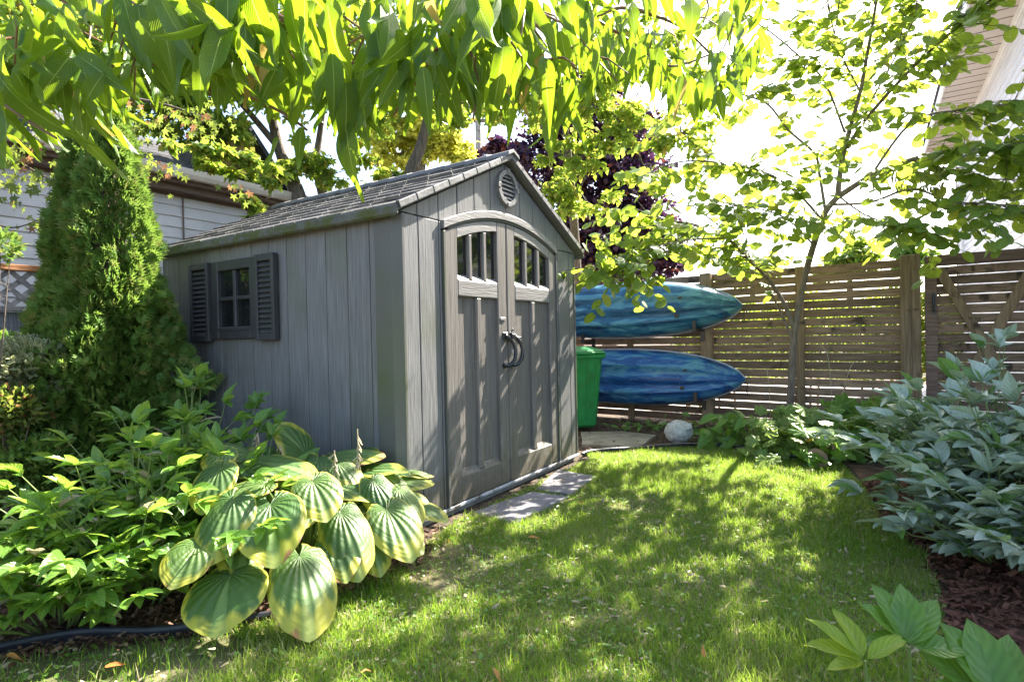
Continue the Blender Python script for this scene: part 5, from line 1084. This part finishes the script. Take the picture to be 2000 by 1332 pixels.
def shoot(name, label, base, h, arms, mat, L, seed, W_=1.05):
    rr = random.Random(seed); root = thing(name, label, 'plant', base); f = Fol(PEONY, MT[mat]); inv = -Vector(root.location)
    top = Vector((base[0], base[1], h)); MB().tube([(0, 0, 0), (0.005, 0, h*.6), (0, 0, h)], [.008, .006, .004], 6).obj('stem', MT['stem'], root, smooth=True)
    for (az, el, k) in arms:
        d = Vector((math.cos(R(az))*math.cos(R(el)), math.sin(R(az))*math.cos(R(el)), math.sin(R(el)))); f.add(top+d*.01, d, Vector((0, -.35, 1))-d*.3, L*k, W_)
    f.build(root, 'leaf', 60, 'foliage')
sp = at(1775, 1262, 1.72)
shoot('peony_shoot', 'upright young peony shoot with broad bluish green leaves at the lower right', (sp.x, sp.y, 0), sp.z, [(165, 50, 1.0), (120, 68, 1.1), (60, 66, 1.1), (25, 38, 1.1), (185, 22, .8), (-20, 10, .9)], 'peony', .165, 1, 1.15)
sp = at(1690, 1290, 1.60)
shoot('peony_shoot', 'yellow green peony shoot with upturned leaves at the bottom right edge', (sp.x, sp.y, 0), sp.z, [(160, 38, 1.0), (175, 22, .95), (20, 18, .9), (5, 30, .8), (-160, 5, .8), (100, 50, .9)], 'backlitpeony', .17, 2, .8)
sp = at(1955, 1385, 1.62)
shoot('peony_shoot', 'cropped dark green peony shoot in the bottom right corner', (sp.x, sp.y, 0), sp.z, [(150, 40, 1.1), (120, 60, 1.2), (80, 62, 1.2), (40, 50, 1.1), (170, 20, .9)], 'peony', .2, 3, 1.2)
# ------------------------------------------------------------------ hosta
hr = at(600, 1060, 2.85); hosta = thing('hosta_plant', 'large hosta with ribbed yellow edged leaves and scorched margins at the shed corner', 'plant', (hr.x, hr.y, 0))
hf = Fol(HOSTA, MT['hosta']); st = MB(); hinv = -Vector(hosta.location); crown = Vector((hr.x, hr.y, .03))
HL = [(450, 1122, 408, 1225, 2.34, 2.12, 150), (585, 1085, 607, 1215, 2.42, 2.30, 122), (528, 985, 529, 1100, 2.55, 2.38, 125), (664, 1000, 705, 1098, 2.72, 2.58, 88), (755, 995, 812, 1075, 2.85, 2.72, 96), (805, 985, 880, 1000, 3.1, 3.05, 62), (748, 925, 834, 978, 3.2, 3.05, 66), (638, 945, 734, 965, 3.0, 2.9, 78), (728, 938, 778, 992, 3.0, 2.85, 66), (610, 940, 640, 1000, 2.75, 2.6, 90), (515, 945, 408, 962, 2.65, 2.55, 74), (455, 975, 385, 1078, 2.5, 2.4, 100), (598, 888, 540, 818, 3.25, 3.35, 92), (645, 890, 740, 852, 3.3, 3.35, 55), (548, 892, 488, 862, 3.3, 3.3, 56), (480, 905, 624, 895, 2.9, 2.85, 42), (485, 885, 412, 845, 3.0, 3.0, 50), (695, 922, 800, 905, 3.25, 3.2, 58), (590, 925, 545, 985, 2.95, 2.8, 70), (650, 1050, 675, 1120, 2.65, 2.55, 82), (430, 915, 380, 990, 2.7, 2.6, 80), (475, 1050, 470, 1110, 2.5, 2.42, 90), (605, 985, 560, 1035, 2.8, 2.7, 60), (725, 1055, 740, 1105, 2.75, 2.68, 55), (385, 1065, 330, 1135, 2.35, 2.28, 88), (700, 880, 738, 872, 3.4, 3.4, 40), (660, 905, 700, 935, 3.1, 3.0, 60), (530, 905, 470, 935, 2.95, 2.85, 60), (620, 895, 600, 935, 3.1, 3.0, 70), (500, 1000, 460, 1060, 2.6, 2.5, 80), (440, 880, 400, 915, 2.85, 2.8, 60), (780, 955, 830, 1000, 3.0, 2.9, 50)]
for i, (x0, y0, x1, y1, D0, D1, wpx) in enumerate(HL):
    D1 = D0-.06-1.0*max(0, (y1-y0))/F*D0*.9
    a, b = at(x0, y0, D0), at(x1, y1, D1); d = (b-a)*.86; Lr = d.length/.97; wr = wpx/F*(D0+D1)/2*.86
    n_ = Vector((rv(-.2, .35), -.3, 1.1)); n_ = n_-d.normalized()*n_.dot(d.normalized())
    hf.add(a, d, n_, Lr, min(1.7, max(.6, wr/(Lr*1.02))), k=i % 5)
    m_ = (a+crown)/2+Vector((0, 0, .06)); q = [crown+(m_-crown)*2*t*(1-t)+(a-crown)*t*t for t in (0, .2, .4, .6, .8, 1)]
    st.tube([p+hinv for p in q], [.010, .009, .008, .007, .006, .005], 6)
for k in range(34):
    x, y = rv(390, 800), rv(890, 1080); D = 3.35-(y-890)/190*.75+rv(.05, .2); a = at(x, y, D); q = (a-crown); q.z = 0
    hf.add(a, q.normalized()*.8+Vector((rv(-.3, .3), -.25, rv(-.7, .1))), (rv(-.3, .3), rv(-.5, .1), 1), rv(.15, .23), rv(.8, 1.0))
    st.tube([crown+hinv, (a+crown)/2+hinv+Vector((0, 0, .07)), a+hinv], [.008, .006, .005], 5)
hf.build(hosta, 'leaf', 80); st.obj('petiole', MT['stem'], hosta, smooth=True)
for (x, y0, y1, D) in ((700, 905, 838, 3.0), (655, 935, 880, 3.0), (548, 895, 868, 3.1), (505, 870, 845, 3.1)):
    a, b = at(x, y0, D), at(x-2, y1, D); sk = MB().tube([crown+hinv, a+hinv, b+hinv], .003, 5)
    for k in range(16): t = rnd.random(); p = a.lerp(b, t)+hinv; sk.tube([p, p+Vector((rv(-.03, .03), rv(-.02, .02), -rv(.02, .05)))], [.003, .0045], 4)
    sk.obj('seed_stalk', MT['straw'], hosta)
# ------------------------------------------------------------------ plants at the foot of the fence
def mound(name, label, items, temps, mat, seed, stem=True, cat='plant', nparts=200):
    c = at(*items[0][:3]); root = thing(name, label, cat, (c.x, c.y, 0)); inv = -Vector(root.location); f = Fol(temps, MT[mat]); st = MB()
    for (x, y, D, rx, ry, n, L) in items:
        for k in range(n):
            p = at(x+rv(-rx, rx), y+rv(-ry, ry), D+rv(-.25, .25)); p.z = max(p.z, .05); a = rv(0, 6.28)
            f.add(p, (math.cos(a), math.sin(a)*.8-.3, rv(-.5, .4)), (rv(-.4, .4), -.7, rv(.5, 1)), L*rv(.7, 1.2)); st.tube([Vector((c.x+(p.x-c.x)*.7, c.y+(p.y-c.y)*.7+.05, 0))+inv, p+inv], [.003, .002], 4)
    st.obj('stem', MT['stem'], root); f.build(root, 'leaf', nparts); return root
mound('heuchera_plant', 'low mound of lobed olive green leaves in the bed under the redbud', [(1540, 842, 5.5, 66, 46, 120, .125), (1490, 860, 5.3, 34, 36, 34, .12), (1590, 850, 5.2, 34, 38, 40, .12), (1560, 815, 5.9, 50, 12, 16, .11), (1500, 895, 5.0, 20, 12, 8, .10)], LOBED, 'heuchera', 1)
mound('broadleaf_plant', 'bright green broad leaved plant between the stone ornament and the lobed plants', [(1400, 838, 6.0, 28, 28, 36, .20), (1445, 845, 5.8, 24, 28, 26, .17), (1370, 862, 5.9, 14, 14, 6, .12)], PEONY, 'peony', 2)
mound('squash_plant', 'large rounded bright green leaves at the foot of the fence beside the yew', [(1650, 804, 5.7, 40, 20, 26, .2), (1670, 845, 5.4, 46, 32, 44, .16), (1620, 868, 5.0, 55, 28, 48, .13)], LOBED, 'peony', 3)
mound('weed_clump', 'dark low weeds growing against the fence behind the round ornament', [(1260, 835, 7.0, 50, 16, 26, .09), (1210, 845, 7.1, 40, 10, 16, .09), (1330, 820, 7.0, 30, 16, 12, .10)], PEONY, 'peony', 4)
for (x, y, D, mt, lab) in ((1625, 868, 4.95, 'pinkdead', 'curled pinkish withered leaf lying on the lobed plants'), (1585, 900, 4.9, 'pinkdead', 'dull pink dead leaf low beside the lobed plants'), (1575, 862, 5.0, 'dead', 'small orange leaf resting on the olive green mound')):
    p = at(x, y, D); me = template_mesh(LANCE[3] if mt == 'dead' else HEART[1], MT[mt], 'fallen_leaf'); tag(link('fallen_leaf', me, None, None, mat_from(p, (.3, -.2, .8 if x == 1625 else .2), (-.3, -1, .4), .13 if mt != 'dead' else .09, 1.1)), lab, 'leaf')
# small feathery evergreen
def shrub(name, label, x, y, D, rx, ry, n, mat, L, cat='shrub', temps=SMALL):
    c = at(x, y, D); root = thing(name, label, cat, (c.x, c.y, 0)); r1, r2 = rx*D/F, ry*D/F
    P = NR.normal(0, 1, (n, 3)); P /= np.linalg.norm(P, axis=1, keepdims=True); u = NR.uniform(.0, 1, n)**.4
    lump = np.array([mnoise.noise(Vector(p)*2.2+Vector((x, 0, 0))) for p in P]); Dr = P.copy(); P = P*(u*(1+.45*lump))[:, None]*np.array([r1, r1*.9, r2]); P[:, 2] += c.z; P[:, 2] = np.maximum(P[:, 2], .02)
    dd = Dr+np.array([0, 0, .5])+NR.normal(0, .5, (n, 3)); A = frames(dd, NR.normal(0, .7, (n, 3))+np.array([0, -.2, 1]))*NR.uniform(L*.7, L*1.3, n)[:, None, None]
    t = temps[0]; m = merge(t[0], t[1], A, P, t[2], 'crown'); m.materials.append(MT[mat]); link('crown', m, None, root)
    tw = MB()
    for k in range(14): q = Vector(P[k*7]); tw.tube([(0, 0, 0), (q.x*.4, q.y*.4, q.z*.6), q], [.008, .005, .002], 4)
    tw.obj('stem', MT['bark'], root)
shrub('yew_shrub', 'small feathery dark green evergreen shrub in front of the gate post', 1755, 825, 5.0, 68, 48, 6500, 'thuja', .035)
shrub('variegated_shrub', 'pale variegated shrub at the left edge behind the peony', 60, 720, 3.7, 85, 55, 3800, 'variegated', .045)
shrub('green_shrub', 'dark green shrub at the left edge below the lattice fence', 20, 700, 4.2, 70, 42, 3000, 'peony', .045)
shrub('spruce_bough', 'sparse dark conifer at the far left in front of the lattice', -25, 480, 3.4, 55, 30, 420, 'thuja', .05)
shrub('bronze_shrub', 'reddish bronze low shrub at the far left edge under the variegated leaves', 10, 800, 3.4, 70, 45, 2200, 'maplegold', .04)
shrub('low_cedar', 'low spreading dark green conifer at the foot of the cedar at left', 60, 905, 3.5, 80, 60, 5000, 'thuja', .045)
# dry stalks before fence
for (pts, lab) in (([(1627, 812, 5.9), (1622, 740, 5.9), (1615, 690, 5.9), (1600, 672, 5.9)], 'tall bent straw coloured stalk in front of the slats right of the redbud trunk'), ([(1640, 812, 5.9), (1648, 760, 5.9), (1662, 715, 5.9), (1675, 705, 5.9)], 'thin curved dry stalk between the bent straw stalk and the broad post'), ([(1505, 812, 6.2), (1502, 760, 6.2), (1498, 720, 6.2)], 'thin dry stem in front of the slats left of the redbud trunk')):
    Q = polyline(pts); b = Q[0].copy(); b.z = 0; tag(MB().tube([Vector((0, 0, 0))]+[q-b for q in Q], .004, 5).obj('dry_stalk', MT['straw'], M=Matrix.Translation(b)), lab, 'stalk')
# fallen leaves on the lawn
for (x, y, a, L, lab) in ((962, 1303, -60, .085, 'orange lance shaped leaf lying on the lawn at the bottom centre'), (1033, 1048, 5, .07, 'small orange leaf on the grass just in front of the nearer paving slab'), (205, 1302, 40, .07, 'tan dry leaf on the grass in the bottom left corner'), (8, 1281, 12, .08, 'orange brown leaf at the left edge beside the mulch'), (705, 1312, 45, .06, 'pale brown leaf on the lawn left of the long orange leaf'), (1130, 982, 20, .05, 'yellow brown leaf on the grass beside the paving slabs'), (1375, 1283, 80, .06, 'dull brown leaf on the lawn near the bottom right shoots'), (870, 1055, -10, .05, 'tan leaf near the shed corner at the hosta edge')):
    d = ray(x, y); t = (.045-EYE)/d.z; p = Vector((d.x*t, d.y*t, .045)); a = R(a)
    me = template_mesh(LANCE[rnd.randrange(8)], MT['dead'], 'fallen_leaf'); tag(link('fallen_leaf', me, None, None, mat_from(p, (math.cos(a), math.sin(a), .08), (.1, -.2, 1), L, 1.0)), lab, 'leaf')
for o in list(COL.objects):
    if o.parent is None and 'category' in o.keys() and 'group' not in o.keys():
        b = o.name.split('.')[0]
        g = {'peony_plant': 'green peonies on the left', 'silver_peony': 'silvery peonies on the right', 'peony_shoot': 'young peony shoots at the lower right', 'distant_tree': 'distant trees beyond the fence', 'fallen_leaf': 'fallen leaves', 'dry_stalk': 'dry stalks before the fence', 'garden_edging': 'black plastic edging strips'}.get(b)
        if g: o['group'] = g
print('objects', len(bpy.data.objects), 'tris', sum(len(o.data.polygons)*2 for o in bpy.data.objects if o.type == 'MESH' and o.data.users == 1))
